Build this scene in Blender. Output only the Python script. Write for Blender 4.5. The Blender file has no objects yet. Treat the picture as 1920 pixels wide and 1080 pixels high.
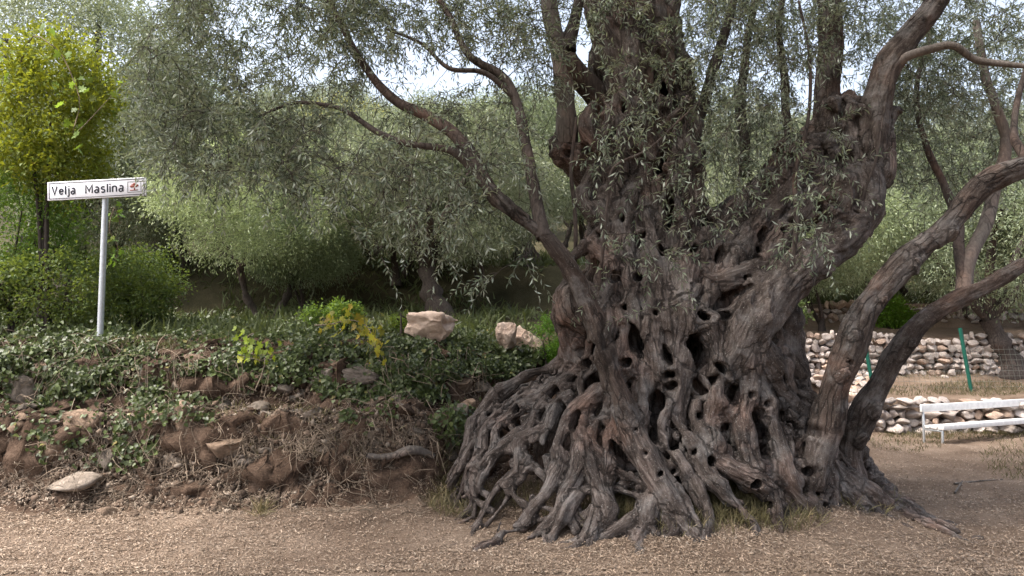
import bpy, math, random
import numpy as np
from mathutils import Vector, Matrix, Euler

rng = np.random.default_rng(11)
random.seed(11)
R = math.radians
S = bpy.context.scene
COL = S.collection

# ------------------------------------------------------------------ camera, sky, sun, exposure
FPX, W0, H0 = 1387.0, 1920, 1080          # focal length in photograph pixels
EYE = np.array([0.0, 0.0, 1.6])
PITCH = math.atan(100 / FPX)
cam = bpy.data.objects.new('camera', bpy.data.cameras.new('camera'))
COL.objects.link(cam)
cam.location = EYE
cam.rotation_euler = (R(90) + PITCH, 0, 0)
cam.data.sensor_width = 36.0
cam.data.lens = FPX / W0 * 36.0
cam.data.clip_end = 2000
S.camera = cam

SUN_EL, SUN_AZ = R(58), R(250)            # azimuth clockwise from +Y
wd = bpy.data.worlds.new('World')
S.world = wd
wd.use_nodes = True
nt = wd.node_tree
sky = nt.nodes.new('ShaderNodeTexSky')
sky.sky_type = 'NISHITA'
sky.sun_disc = False
sky.sun_elevation = SUN_EL
sky.sun_rotation = SUN_AZ
sky.air_density = 1.0
sky.dust_density = 6.0
sky.ozone_density = 1.0
veil = nt.nodes.new('ShaderNodeHueSaturation')      # thin high cloud: paler, a little brighter sky
veil.inputs['Saturation'].default_value = 0.6
veil.inputs['Value'].default_value = 1.0
nt.links.new(sky.outputs[0], veil.inputs['Color'])
nt.links.new(veil.outputs[0], nt.nodes['Background'].inputs[0])
nt.nodes['Background'].inputs[1].default_value = 0.15

sl = bpy.data.lights.new('sun', 'SUN')
sl.energy = 1.5
sl.angle = R(10)
sl.color = (1.0, 0.95, 0.88)
sun = bpy.data.objects.new('sun', sl)
COL.objects.link(sun)
sd = Vector((math.sin(SUN_AZ) * math.cos(SUN_EL), math.cos(SUN_AZ) * math.cos(SUN_EL), math.sin(SUN_EL)))
sun.rotation_euler = sd.to_track_quat('Z', 'Y').to_euler()
sun.location = (0, 0, 30)

S.view_settings.view_transform = 'Standard'
S.view_settings.look = 'None'
S.view_settings.exposure = 1.68
S.view_settings.gamma = 1.0
S.view_settings.use_curve_mapping = False
S.render.engine = 'CYCLES'
S.cycles.max_bounces = 6
S.cycles.diffuse_bounces = 3
S.cycles.glossy_bounces = 2
S.cycles.transmission_bounces = 3
S.cycles.use_denoising = True

CP, SP_ = math.cos(PITCH), math.sin(PITCH)
FWD = np.array([0, CP, SP_]); UPV = np.array([0, -SP_, CP]); RT = np.array([1.0, 0, 0])


def ray(px, py):
    px = np.asarray(px, float); py = np.asarray(py, float)
    a = (px - 960) / FPX; b = (540 - py) / FPX
    return a[..., None] * RT + b[..., None] * UPV + FWD


def at(px, py, Y):
    """world point seen at a photograph pixel, Y metres in front of the camera's foot"""
    d = ray(px, py)
    return EYE + d * (np.asarray(Y, float) / d[..., 1])[..., None]


# ------------------------------------------------------------------ numeric helpers
LAT = rng.random((32, 32, 32)).astype(np.float32)


def vnoise(P, scale=1.0):
    p = np.asarray(P, np.float32) * scale + 101.3
    i = np.floor(p).astype(np.int32)
    f = p - i
    f = f * f * (3 - 2 * f)
    i0 = i & 31; i1 = (i + 1) & 31
    x0, y0, z0 = i0[..., 0], i0[..., 1], i0[..., 2]
    x1, y1, z1 = i1[..., 0], i1[..., 1], i1[..., 2]
    fx, fy, fz = f[..., 0], f[..., 1], f[..., 2]
    a = LAT[x0, y0, z0] * (1 - fx) + LAT[x1, y0, z0] * fx
    b = LAT[x0, y1, z0] * (1 - fx) + LAT[x1, y1, z0] * fx
    c = LAT[x0, y0, z1] * (1 - fx) + LAT[x1, y0, z1] * fx
    d = LAT[x0, y1, z1] * (1 - fx) + LAT[x1, y1, z1] * fx
    return ((a * (1 - fy) + b * fy) * (1 - fz) + (c * (1 - fy) + d * fy) * fz) * 2 - 1


def fbm(P, scale=1.0, octv=3):
    s = 0; a = 1.0
    for k in range(octv):
        s = s + a * vnoise(np.asarray(P) + 7.1 * k, scale * 2 ** k)
        a *= 0.5
    return s


def nrm(v):
    return v / np.maximum(np.linalg.norm(v, axis=-1, keepdims=True), 1e-9)


def rand_dirs(n):
    return nrm(rng.normal(size=(n, 3)))


def smoothpath(pts, n):
    """Catmull-Rom resample of control rows (any columns)"""
    p = np.asarray(pts, float)
    if len(p) == 2:
        t = np.linspace(0, 1, n)[:, None]
        return p[0] * (1 - t) + p[1] * t
    q = np.vstack([2 * p[0] - p[1], p, 2 * p[-1] - p[-2]])
    seg = np.linalg.norm(np.diff(p[:, :3], axis=0), axis=1)
    cum = np.concatenate([[0], np.cumsum(seg)])
    out = []
    for d in np.linspace(0, cum[-1], n):
        k = min(max(np.searchsorted(cum, d) - 1, 0), len(p) - 2)
        t = (d - cum[k]) / max(seg[k], 1e-6)
        a, b, c, e = q[k], q[k + 1], q[k + 2], q[k + 3]
        out.append(0.5 * (2 * b + (c - a) * t + (2 * a - 5 * b + 4 * c - e) * t * t + (3 * b - a - 3 * c + e) * t ** 3))
    return np.array(out)


# ------------------------------------------------------------------ mesh helpers
def mesh(name, V, F, mat=None, smooth=False, attrs=None):
    V = np.ascontiguousarray(V, np.float32); F = np.ascontiguousarray(F, np.int32)
    me = bpy.data.meshes.new(name)
    m, k = F.shape
    me.vertices.add(len(V)); me.vertices.foreach_set('co', V.ravel())
    me.loops.add(m * k); me.loops.foreach_set('vertex_index', F.ravel())
    me.polygons.add(m)
    me.polygons.foreach_set('loop_start', np.arange(m, dtype=np.int32) * k)
    if smooth:
        me.polygons.foreach_set('use_smooth', np.ones(m, bool))
    if attrs:
        for an, av in attrs.items():
            av = np.asarray(av, np.float32)
            at_ = me.attributes.new(an, 'FLOAT_VECTOR' if av.ndim == 2 else 'FLOAT', 'POINT')
            at_.data.foreach_set('vector' if av.ndim == 2 else 'value', av.ravel())
    me.update(calc_edges=True)
    if mat:
        me.materials.append(mat)
    return me


def link(name, data, parent=None, loc=None, label=None, cat=None, group=None, kind=None):
    o = bpy.data.objects.new(name, data)
    COL.objects.link(o)
    if parent is not None:
        o.parent = parent
    if loc is not None:
        o.location = loc
    if label: o['label'] = label
    if cat: o['category'] = cat
    if group: o['group'] = group
    if kind: o['kind'] = kind
    return o


def thing(name, loc, label, cat, group=None):
    return link(name, None, None, loc, label, cat, group)


class Acc:
    """collects quads"""
    def __init__(s): s.V = []; s.F = []; s.n = 0; s.A = []
    def add(s, V, F, a=None):
        V = np.asarray(V, np.float32).reshape(-1, 3)
        s.V.append(V); s.F.append(np.asarray(F, np.int64) + s.n); s.n += len(V)
        s.A.append(np.zeros(len(V), np.float32) if a is None else np.broadcast_to(np.asarray(a, np.float32), (len(V),)))
    def mesh(s, name, mat, smooth=False, off=None):
        V = np.concatenate(s.V); F = np.concatenate(s.F)
        if off is not None: V = V - np.asarray(off, np.float32)
        return mesh(name, V, F, mat, smooth, {'rnd': np.concatenate(s.A)})


def tubes(P, Rr, sides=4):
    """P (T,M,3), Rr (T,M) -> verts, quads for T tubes at once"""
    P = np.asarray(P, float); Rr = np.asarray(Rr, float)
    T, M, _ = P.shape
    tg = np.gradient(P, axis=1); tg = nrm(tg)
    ref = np.where(np.abs(tg[:, :1, 2:3]) > 0.9, np.array([1.0, 0, 0]), np.array([0, 0, 1.0]))
    ref = np.broadcast_to(ref, tg.shape)
    e1 = nrm(np.cross(tg, ref)); e2 = np.cross(tg, e1)
    a = np.arange(sides) / sides * 2 * np.pi
    V = P[:, :, None] + Rr[:, :, None, None] * (np.cos(a)[:, None] * e1[:, :, None] + np.sin(a)[:, None] * e2[:, :, None])
    idx = np.arange(T * M * sides).reshape(T, M, sides)
    nx = np.roll(idx, -1, axis=2)
    F = np.stack([idx[:, :-1], nx[:, :-1], nx[:, 1:], idx[:, 1:]], -1).reshape(-1, 4)
    return V.reshape(-1, 3), F


def leaf_quads(B, D, N, L, Wd, bend=0.12):
    """lance-shaped folded leaves: base, side, tip, side"""
    D = nrm(D); Sd = nrm(np.cross(D, N)); N2 = np.cross(Sd, D)
    L = np.asarray(L)[:, None]; Wd = np.asarray(Wd)[:, None]
    mid = B + D * L * 0.5
    V = np.stack([B, mid + Sd * Wd * .5 + N2 * Wd * .25, B + D * L - N2 * L * bend, mid - Sd * Wd * .5 + N2 * Wd * .25], 1)
    n = len(B)
    return V.reshape(-1, 3), np.arange(n * 4).reshape(n, 4)


def round_leaf_quads(B, D, N, L, Wd):
    """broad leaves from two quads sharing the midrib"""
    D = nrm(D); Sd = nrm(np.cross(D, N)); N2 = np.cross(Sd, D)
    L = np.asarray(L)[:, None]; Wd = np.asarray(Wd)[:, None]
    V = np.stack([B, B + D * L * .15 + Sd * Wd * .5 + N2 * Wd * .1, B + D * L * .6 + Sd * Wd * .42 + N2 * Wd * .1,
                  B + D * L - N2 * L * .12, B + D * L * .6 - Sd * Wd * .42 + N2 * Wd * .1, B + D * L * .15 - Sd * Wd * .5 + N2 * Wd * .1], 1)
    n = len(B); b = np.arange(n)[:, None] * 6
    F = np.concatenate([b + np.array([[0, 1, 2, 3]]), b + np.array([[0, 3, 4, 5]])])
    return V.reshape(-1, 3), F


# ------------------------------------------------------------------ materials
def new_mat(name):
    m = bpy.data.materials.new(name); m.use_nodes = True
    n = m.node_tree.nodes; l = m.node_tree.links
    b = n['Principled BSDF']; b.inputs['Roughness'].default_value = .85
    b.inputs['Specular IOR Level'].default_value = .25
    return m, n, l, b


def ramp(n, stops):
    r = n.new('ShaderNodeValToRGB')
    el = r.color_ramp.elements
    while len(el) < len(stops): el.new(0.5)
    for e, (p, c) in zip(el, stops):
        e.position = p; e.color = (*c, 1)
    return r


def noise(n, l, vec, scale, detail=4, rough=.6):
    t = n.new('ShaderNodeTexNoise'); t.inputs['Scale'].default_value = scale
    t.inputs['Detail'].default_value = detail; t.inputs['Roughness'].default_value = rough
    if vec is not None: l.new(vec, t.inputs['Vector'])
    return t


def leaf_mat(name, top, under, transl, tr_amt=.3, var=.35, alt=None, rough=.55):
    m, n, l, b = new_mat(name)
    a = n.new('ShaderNodeAttribute'); a.attribute_name = 'rnd'
    g = n.new('ShaderNodeNewGeometry')
    oi = n.new('ShaderNodeObjectInfo')
    alt = alt or top
    r = ramp(n, [(0, tuple(c * (1 - var) for c in top)), (.5, top), (.85, tuple(c * (1 + var) for c in top)), (1, alt)])
    l.new(a.outputs['Fac'], r.inputs[0])
    mx = n.new('ShaderNodeMix'); mx.data_type = 'RGBA'
    l.new(g.outputs['Backfacing'], mx.inputs[0]); l.new(r.outputs[0], mx.inputs[6]); mx.inputs[7].default_value = (*under, 1)
    tint = n.new('ShaderNodeMix'); tint.data_type = 'RGBA'; tint.blend_type = 'MULTIPLY'; tint.inputs[0].default_value = 1
    l.new(mx.outputs[2], tint.inputs[6]); l.new(oi.outputs['Color'], tint.inputs[7])
    l.new(tint.outputs[2], b.inputs['Base Color']); b.inputs['Roughness'].default_value = rough
    b.inputs['Specular IOR Level'].default_value = .35
    tr = n.new('ShaderNodeBsdfTranslucent')
    tt = n.new('ShaderNodeMix'); tt.data_type = 'RGBA'; tt.blend_type = 'MULTIPLY'; tt.inputs[0].default_value = 1
    tt.inputs[6].default_value = (*transl, 1); l.new(oi.outputs['Color'], tt.inputs[7]); l.new(tt.outputs[2], tr.inputs[0])
    ms = n.new('ShaderNodeMixShader'); ms.inputs[0].default_value = tr_amt
    l.new(b.outputs[0], ms.inputs[1]); l.new(tr.outputs[0], ms.inputs[2])
    l.new(ms.outputs[0], n['Material Output'].inputs[0])
    return m


def plain(name, c, rough=.8, var=.0, scale=20, bump=0, metal=0):
    m, n, l, b = new_mat(name)
    b.inputs['Roughness'].default_value = rough; b.inputs['Metallic'].default_value = metal
    if var:
        tc = n.new('ShaderNodeTexCoord')
        t = noise(n, l, tc.outputs['Object'], scale)
        r = ramp(n, [(.3, tuple(x * (1 - var) for x in c)), (.7, tuple(min(1, x * (1 + var)) for x in c))])
        l.new(t.outputs[0], r.inputs[0]); l.new(r.outputs[0], b.inputs['Base Color'])
        if bump:
            bp = n.new('ShaderNodeBump'); bp.inputs['Strength'].default_value = bump; bp.inputs['Distance'].default_value = .02
            l.new(t.outputs[0], bp.inputs['Height']); l.new(bp.outputs[0], b.inputs['Normal'])
    else:
        b.inputs['Base Color'].default_value = (*c, 1)
    return m


def bark_mat(name, dark, mid, light, attr='bark', ridge=.018, lichen=.0):
    m, n, l, b = new_mat(name)
    if attr:
        a = n.new('ShaderNodeAttribute'); a.attribute_name = attr; vec = a.outputs['Vector']
    else:
        a = n.new('ShaderNodeTexCoord'); mp = n.new('ShaderNodeMapping'); mp.inputs['Scale'].default_value = (1, 1, .3)
        l.new(a.outputs['Object'], mp.inputs[0]); vec = mp.outputs[0]
    tc = n.new('ShaderNodeTexCoord')
    fine = noise(n, l, vec, 42, 6, .65)
    big = noise(n, l, tc.outputs['Object'], 3.2, 5, .6)
    crack = n.new('ShaderNodeTexVoronoi'); crack.inputs['Scale'].default_value = 30
    crack.feature = 'F1'; l.new(vec, crack.inputs['Vector'])
    add = n.new('ShaderNodeMath'); add.operation = 'MULTIPLY_ADD'; add.inputs[1].default_value = .55
    l.new(fine.outputs[0], add.inputs[0])
    m2 = n.new('ShaderNodeMath'); m2.operation = 'MULTIPLY'; m2.inputs[1].default_value = .45
    l.new(big.outputs[0], m2.inputs[0]); l.new(m2.outputs[0], add.inputs[2])
    r = ramp(n, [(.33, dark), (.5, mid), (.68, light)])
    l.new(add.outputs[0], r.inputs[0])
    col = r.outputs[0]
    rn_ = noise(n, l, tc.outputs['Object'], 1.6, 3, .6)
    rr_ = ramp(n, [(.5, (1, 1, 1)), (.72, (1.12, .88, .78))])
    l.new(rn_.outputs[0], rr_.inputs[0])
    rm = n.new('ShaderNodeMix'); rm.data_type = 'RGBA'; rm.blend_type = 'MULTIPLY'; rm.inputs[0].default_value = 1
    l.new(col, rm.inputs[6]); l.new(rr_.outputs[0], rm.inputs[7]); col = rm.outputs[2]
    if lichen:
        gn = noise(n, l, tc.outputs['Object'], 4.5, 7, .68); gr = ramp(n, [(.5, (0, 0, 0)), (.66, (.55, .55, .55))]); l.new(gn.outputs[0], gr.inputs[0])
        gm = n.new('ShaderNodeMix'); gm.data_type = 'RGBA'; l.new(gr.outputs[0], gm.inputs[0]); l.new(col, gm.inputs[6]); gm.inputs[7].default_value = (.19, .178, .17, 1); col = gm.outputs[2]
        ln = noise(n, l, tc.outputs['Object'], 75, 3, .7)
        lr = ramp(n, [(.60, (0, 0, 0)), (.68, (1, 1, 1))])
        l.new(ln.outputs[0], lr.inputs[0])
        mk = n.new('ShaderNodeMath'); mk.operation = 'MULTIPLY'; mk.inputs[1].default_value = lichen
        l.new(lr.outputs[0], mk.inputs[0])
        mx = n.new('ShaderNodeMix'); mx.data_type = 'RGBA'; l.new(mk.outputs[0], mx.inputs[0])
        l.new(col, mx.inputs[6]); mx.inputs[7].default_value = (.42, .40, .37, 1); col = mx.outputs[2]
    pl = n.new('ShaderNodeTexVoronoi'); pl.feature = 'DISTANCE_TO_EDGE'; pl.inputs['Scale'].default_value = 13
    wv = n.new('ShaderNodeVectorMath'); wv.operation = 'MULTIPLY_ADD'; wv.inputs[1].default_value = (.12, .12, .12)
    l.new(big.outputs['Color'], wv.inputs[0]); l.new(vec, wv.inputs[2]); l.new(wv.outputs[0], pl.inputs['Vector'])
    pr = ramp(n, [(.0, (.32, .32, .32)), (.09, (1, 1, 1))]); l.new(pl.outputs['Distance'], pr.inputs[0])
    pk = noise(n, l, tc.outputs['Object'], 2.4, 2, .5); pkr = ramp(n, [(.42, (0, 0, 0)), (.6, (1, 1, 1))]); l.new(pk.outputs[0], pkr.inputs[0])
    pm = n.new('ShaderNodeMix'); pm.data_type = 'RGBA'; pm.blend_type = 'MULTIPLY'
    l.new(pkr.outputs[0], pm.inputs[0]); l.new(col, pm.inputs[6]); l.new(pr.outputs[0], pm.inputs[7]); col = pm.outputs[2]
    l.new(col, b.inputs['Base Color']); b.inputs['Roughness'].default_value = .9
    b.inputs['Specular IOR Level'].default_value = .2
    h = n.new('ShaderNodeMath'); h.operation = 'MULTIPLY_ADD'; h.inputs[1].default_value = .5
    l.new(crack.outputs['Distance'], h.inputs[0]); l.new(fine.outputs[0], h.inputs[2])
    ph = n.new('ShaderNodeMath'); ph.operation = 'MULTIPLY'; l.new(pr.outputs[0], ph.inputs[0]); l.new(pkr.outputs[0], ph.inputs[1])
    h2 = n.new('ShaderNodeMath'); h2.operation = 'MULTIPLY_ADD'; h2.inputs[1].default_value = .7; l.new(ph.outputs[0], h2.inputs[0]); l.new(h.outputs[0], h2.inputs[2])
    bp = n.new('ShaderNodeBump'); bp.inputs['Strength'].default_value = 1.0; bp.inputs['Distance'].default_value = ridge
    l.new(h2.outputs[0], bp.inputs['Height']); l.new(bp.outputs[0], b.inputs['Normal'])
    return m


def stone_mat(name, c1, c2, c3):
    m, n, l, b = new_mat(name)
    tc = n.new('ShaderNodeTexCoord'); oi = n.new('ShaderNodeObjectInfo')
    av = n.new('ShaderNodeVectorMath'); av.operation = 'ADD'
    mu = n.new('ShaderNodeMath'); mu.operation = 'MULTIPLY'; mu.inputs[1].default_value = 50
    l.new(oi.outputs['Random'], mu.inputs[0]); l.new(tc.outputs['Object'], av.inputs[0]); l.new(mu.outputs[0], av.inputs[1])
    t = noise(n, l, av.outputs[0], 5, 8, .68)
    t2 = noise(n, l, av.outputs[0], 24, 6, .7)
    r = ramp(n, [(.3, c1), (.5, c2), (.68, c3)])
    l.new(t.outputs[0], r.inputs[0])
    hs = n.new('ShaderNodeHueSaturation')
    vv = n.new('ShaderNodeMapRange'); vv.inputs[3].default_value = .62; vv.inputs[4].default_value = 1.25
    l.new(oi.outputs['Random'], vv.inputs[0]); l.new(vv.outputs[0], hs.inputs['Value']); l.new(r.outputs[0], hs.inputs['Color'])
    tint = n.new('ShaderNodeMix'); tint.data_type = 'RGBA'; tint.blend_type = 'MULTIPLY'; tint.inputs[0].default_value = 1
    l.new(hs.outputs[0], tint.inputs[6]); l.new(oi.outputs['Color'], tint.inputs[7])
    l.new(tint.outputs[2], b.inputs['Base Color'])
    bp = n.new('ShaderNodeBump'); bp.inputs['Strength'].default_value = .8; bp.inputs['Distance'].default_value = .03
    l.new(t2.outputs[0], bp.inputs['Height']); l.new(bp.outputs[0], b.inputs['Normal'])
    return m


def soil_mat(name, c1, c2, c3, sc=2.2):
    m, n, l, b = new_mat(name)
    tc = n.new('ShaderNodeTexCoord')
    t = noise(n, l, tc.outputs['Object'], sc, 6, .62)
    f = noise(n, l, tc.outputs['Object'], 55, 5, .7)
    ad = n.new('ShaderNodeMath'); ad.operation = 'MULTIPLY_ADD'; ad.inputs[1].default_value = .5
    hm = n.new('ShaderNodeMath'); hm.operation = 'MULTIPLY'; hm.inputs[1].default_value = .5
    l.new(t.outputs[0], hm.inputs[0]); l.new(f.outputs[0], ad.inputs[0]); l.new(hm.outputs[0], ad.inputs[2])
    r = ramp(n, [(.36, c1), (.5, c2), (.64, c3)])
    l.new(ad.outputs[0], r.inputs[0]); l.new(r.outputs[0], b.inputs['Base Color']); b.inputs['Roughness'].default_value = .95
    b.inputs['Specular IOR Level'].default_value = .1
    bp = n.new('ShaderNodeBump'); bp.inputs['Strength'].default_value = .8; bp.inputs['Distance'].default_value = .03
    l.new(ad.outputs[0], bp.inputs['Height']); l.new(bp.outputs[0], b.inputs['Normal'])
    return m


M = {}
M['bark'] = bark_mat('old_olive_bark', (.015, .0108, .0088), (.074, .058, .050), (.23, .195, .176), lichen=.5)
M['limbbark'] = bark_mat('living_limb_bark', (.014, .010, .0085), (.054, .041, .034), (.135, .110, .096), lichen=.25)
M['limb'] = bark_mat('olive_limb_bark', (.03, .023, .020), (.07, .056, .049), (.13, .108, .096), attr=None, ridge=.008)
M['palelimb'] = bark_mat('pale_olive_bark', (.07, .058, .05), (.13, .112, .099), (.21, .185, .165), attr=None, ridge=.005)
M['twig'] = plain('twig_bark', (.05, .04, .034), var=.35, scale=6)
M['olive'] = leaf_mat('olive_leaf', (.10, .125, .082), (.34, .375, .31), (.19, .23, .10), .25, .5, (.24, .255, .15))
M['olive_far'] = leaf_mat('grove_olive_leaf', (.14, .165, .105), (.36, .39, .30), (.26, .30, .15), .3, .4, (.27, .29, .13))
M['pome'] = leaf_mat('pomegranate_leaf', (.10, .17, .022), (.14, .20, .05), (.27, .34, .03), .35, .6, (.34, .30, .03))
M['shrub'] = leaf_mat('shrub_leaf', (.085, .15, .035), (.13, .19, .07), (.24, .34, .05), .35, .4, (.24, .27, .06))
M['ivy'] = leaf_mat('ivy_leaf', (.068, .09, .028), (.15, .17, .085), (.12, .17, .05), .2, .6, (.24, .20, .07), rough=.42)
M['grape'] = leaf_mat('grape_leaf', (.33, .36, .045), (.34, .38, .12), (.58, .58, .06), .4, .3, (.52, .36, .05))
M['grass'] = leaf_mat('grass_blade', (.12, .105, .05), (.12, .105, .05), (.17, .145, .06), .25, .6, (.34, .26, .15))
M['under'] = leaf_mat('undergrowth_leaf', (.085, .105, .04), (.10, .12, .05), (.16, .19, .05), .25, .5, (.20, .17, .08))
M['litter'] = leaf_mat('fallen_leaf', (.27, .20, .145), (.34, .27, .205), (.16, .115, .08), .1, .5, (.41, .34, .265))
M['dry'] = plain('dry_stem', (.20, .155, .115), var=.7, scale=4)
M['soil'] = soil_mat('trodden_soil', (.075, .051, .036), (.15, .108, .079), (.235, .18, .138), 1.1)
M['banksoil'] = soil_mat('bank_soil', (.028, .018, .013), (.078, .051, .036), (.16, .11, .08), 3.5)
M['terrace'] = soil_mat('shaded_grove_soil', (.02, .019, .010), (.05, .045, .024), (.10, .082, .05), 1.3)  # soil and green, darkened in colour for the shade under the trees
M['clod'] = leaf_mat('clod', (.10, .07, .05), (.10, .07, .05), (.1, .07, .05), .0, .6, (.30, .25, .20), rough=.95)
M['stone'] = stone_mat('limestone', (.30, .235, .195), (.48, .41, .365), (.62, .56, .52))
M['bankstone'] = stone_mat('dark_limestone', (.11, .09, .07), (.22, .18, .145), (.36, .30, .25))  # darker, browner version of the limestone colours
M['white'] = plain('white_paint', (.70, .69, .68), .5, .13, 14)
M['steel'] = plain('galvanised_steel', (.50, .53, .56), .42, .12, 30, metal=.6)
M['signwhite'] = plain('sign_white', (.74, .75, .80), .35)
M['ink'] = plain('sign_black', (.012, .013, .022), .4)
M['emblem'] = plain('sign_brown', (.22, .055, .035), .5)
M['greenpaint'] = plain('green_paint', (.012, .085, .06), .4)
M['wire'] = plain('wire', (.16, .17, .15), .5)

# ------------------------------------------------------------------ the lie of the land
TX = [-400, -12, -6, -4.6, -3, -1.6, -0.9, -0.2, 0.6, 2, 3.5, 5, 6, 12, 400]
TY = [6.0, 6.4, 6.75, 6.8, 6.95, 7.0, 7.25, 7.9, 8.6, 10.2, 11.4, 12.4, 12.95, 12.95, 12.95]


def sstep(x, a, b):
    t = np.clip((x - a) / (b - a), 0, 1)
    return t * t * (3 - 2 * t)


def ytoe(X):
    return np.interp(X, TX, TY)


def height(X, Y, detail=True):
    X = np.asarray(X, float); Y = np.asarray(Y, float)
    P2 = np.stack([X, Y, 0 * X], -1)
    s = Y - ytoe(X) + .18 * vnoise(P2, .9) * sstep(5.5 - X, 0, 1)
    zl = np.interp(s, [-1.2, 0, .24, .36, .46, .90, 1.02, 1.4, 1.9, 3.2], [0, .07, .24, .52, .84, .93, 1.27, 1.5, 1.6, 1.68])
    zr = np.interp(s, [0, .22, .34, 2.2, 2.45, 2.6, 4.6, 4.85, 5], [0, .06, .60, .66, .8, 1.45, 1.5, 1.95, 2.0])
    w = sstep(X, 4.6, 6.2)
    z = zl * (1 - w) + zr * w
    z = z + np.clip(Y - 13.5, 0, 90) * .11 + np.clip(Y - 22, 0, 80) * .16
    z = z + (1 - w) * (np.clip(Y - 10, 0, 4) * .11 + .85 * sstep(Y + .5 * vnoise(P2, .8), 13.6, 15.4))
    mound = .34 * np.exp(-((((X - 1.75) / 1.75) ** 2 + ((Y - 7.45) / 1.5) ** 2)) ** 2)
    z = z + mound
    if detail:
        bank = sstep(s, -.3, .3) * (1 - w) * (1 - sstep(s, 1.6, 2.4))
        z = z + .022 * fbm(P2, 1.3, 3) + (.014 + .085 * bank) * fbm(P2, 4.5, 3)
    return z


def grid_axis(lo, hi, dense):
    """dense: list of (a, b, step); coarse growth outside"""
    xs = []
    for a, b, st in dense:
        xs += list(np.arange(a, b, st))
    x = xs[-1] + dense[-1][2]; st = dense[-1][2]
    while x < hi:
        xs.append(x); st *= 1.25; x += st
    xs.append(hi)
    x = xs[0]; st = dense[0][2]; pre = []
    while True:
        st *= 1.25; x -= st
        if x < lo: break
        pre.append(x)
    pre.append(lo)
    return np.array(pre[::-1] + xs)


gx = grid_axis(-420, 420, [(-6.5, .6, .032), (.6, 4.5, .06), (4.5, 11, .1)])
gy = grid_axis(-120, 700, [(3.2, 6.4, .06), (6.4, 9.6, .03), (9.6, 17.5, .08)])
GX, GY = np.meshgrid(gx, gy, indexing='ij')
GZ = height(GX, GY)
TV = np.stack([GX, GY, GZ], -1)
sloc = GY - ytoe(GX)
bank_mask = (sloc > -.05) & (sloc < 2.2) & (GX < 5.2) & (GX > -30)
# push the steep bank about sideways so that it is lumpy and undercut, not a graph
pn = np.stack([fbm(TV, 2.6, 4) + .6 * fbm(TV, 12, 2), fbm(TV * [1, 1, 2.5] + 31, 2.6, 4) + .6 * fbm(TV + 5, 12, 2), .5 * fbm(TV + 61, 5, 3)], -1)
k = (sstep(sloc, -.05, .3) * (1 - sstep(sloc, 1.4, 2.1)) * sstep(-GX, -5, -4.5))[..., None]
TV += pn * .12 * k
nx_, ny_ = len(gx), len(gy)
ti = np.arange(nx_ * ny_).reshape(nx_, ny_)
TF = np.stack([ti[:-1, :-1], ti[1:, :-1], ti[1:, 1:], ti[:-1, 1:]], -1).reshape(-1, 4)
fm = bank_mask[:-1, :-1].reshape(-1)
ft = ((sloc >= 2.2) & ((GX < 5.2) | (sloc > 5.2)))[:-1, :-1].reshape(-1) & ~fm


def submesh(name, V, F, mat, smooth=True, attrs=None):
    u, inv = np.unique(F, return_inverse=True)
    return mesh(name, V[u], inv.reshape(F.shape), mat, smooth, {k_: v_[u] for k_, v_ in attrs.items()} if attrs else None)


TVf = TV.reshape(-1, 3)
ground = link('ground', submesh('ground', TVf, TF[~fm & ~ft], M['soil']), kind='structure', label='trodden brown earth strewn with fallen leaves')
bank = link('earth_bank', submesh('earth_bank', TVf, TF[fm], M['banksoil']), kind='structure', label='crumbling earth bank at the terrace edge')

link('grove_terraces', submesh('grove_terraces', TVf, TF[ft], M['terrace']), kind='structure', label='shaded grassy terraces of the olive grove')

# depth map of the land from the camera, used to set plants and stones on it
DW, DH = 384, 216
_px, _py = np.meshgrid((np.arange(DW) + .5) * W0 / DW, (np.arange(DH) + .5) * H0 / DH, indexing='ij')
_r = ray(_px, _py); _r = _r / _r[..., 1:2]
DEP = np.full(_px.shape, 60.0); done = np.zeros(_px.shape, bool)
for Yd in np.concatenate([np.arange(3.0, 18, .04), np.arange(18, 60, .4)]):
    todo = ~done
    if not todo.any(): break
    p = EYE + _r[todo] * Yd
    hit = p[:, 2] < height(p[:, 0], p[:, 1], False)
    ii = np.argwhere(todo)[hit]
    DEP[ii[:, 0], ii[:, 1]] = Yd; done[ii[:, 0], ii[:, 1]] = True


def on_land(px, py):
    """points of the land seen at photograph pixels"""
    px = np.asarray(px, float); py = np.asarray(py, float)
    fx = np.clip(px * DW / W0 - .5, 0, DW - 1.001); fy = np.clip(py * DH / H0 - .5, 0, DH - 1.001)
    i = fx.astype(int); j = fy.astype(int); fx = fx - i; fy = fy - j
    d = (DEP[i, j] * (1 - fx) + DEP[i + 1, j] * fx) * (1 - fy) + (DEP[i, j + 1] * (1 - fx) + DEP[i + 1, j + 1] * fx) * fy
    p = at(px, py, d)
    p[..., 2] = height(p[..., 0], p[..., 1])
    return p


def land_normal(P):
    e = .06
    hx = height(P[:, 0] + e, P[:, 1], False) - height(P[:, 0] - e, P[:, 1], False)
    hy = height(P[:, 0], P[:, 1] + e, False) - height(P[:, 0], P[:, 1] - e, False)
    return nrm(np.stack([-hx, -hy, np.full(len(P), 2 * e)], -1))


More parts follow.
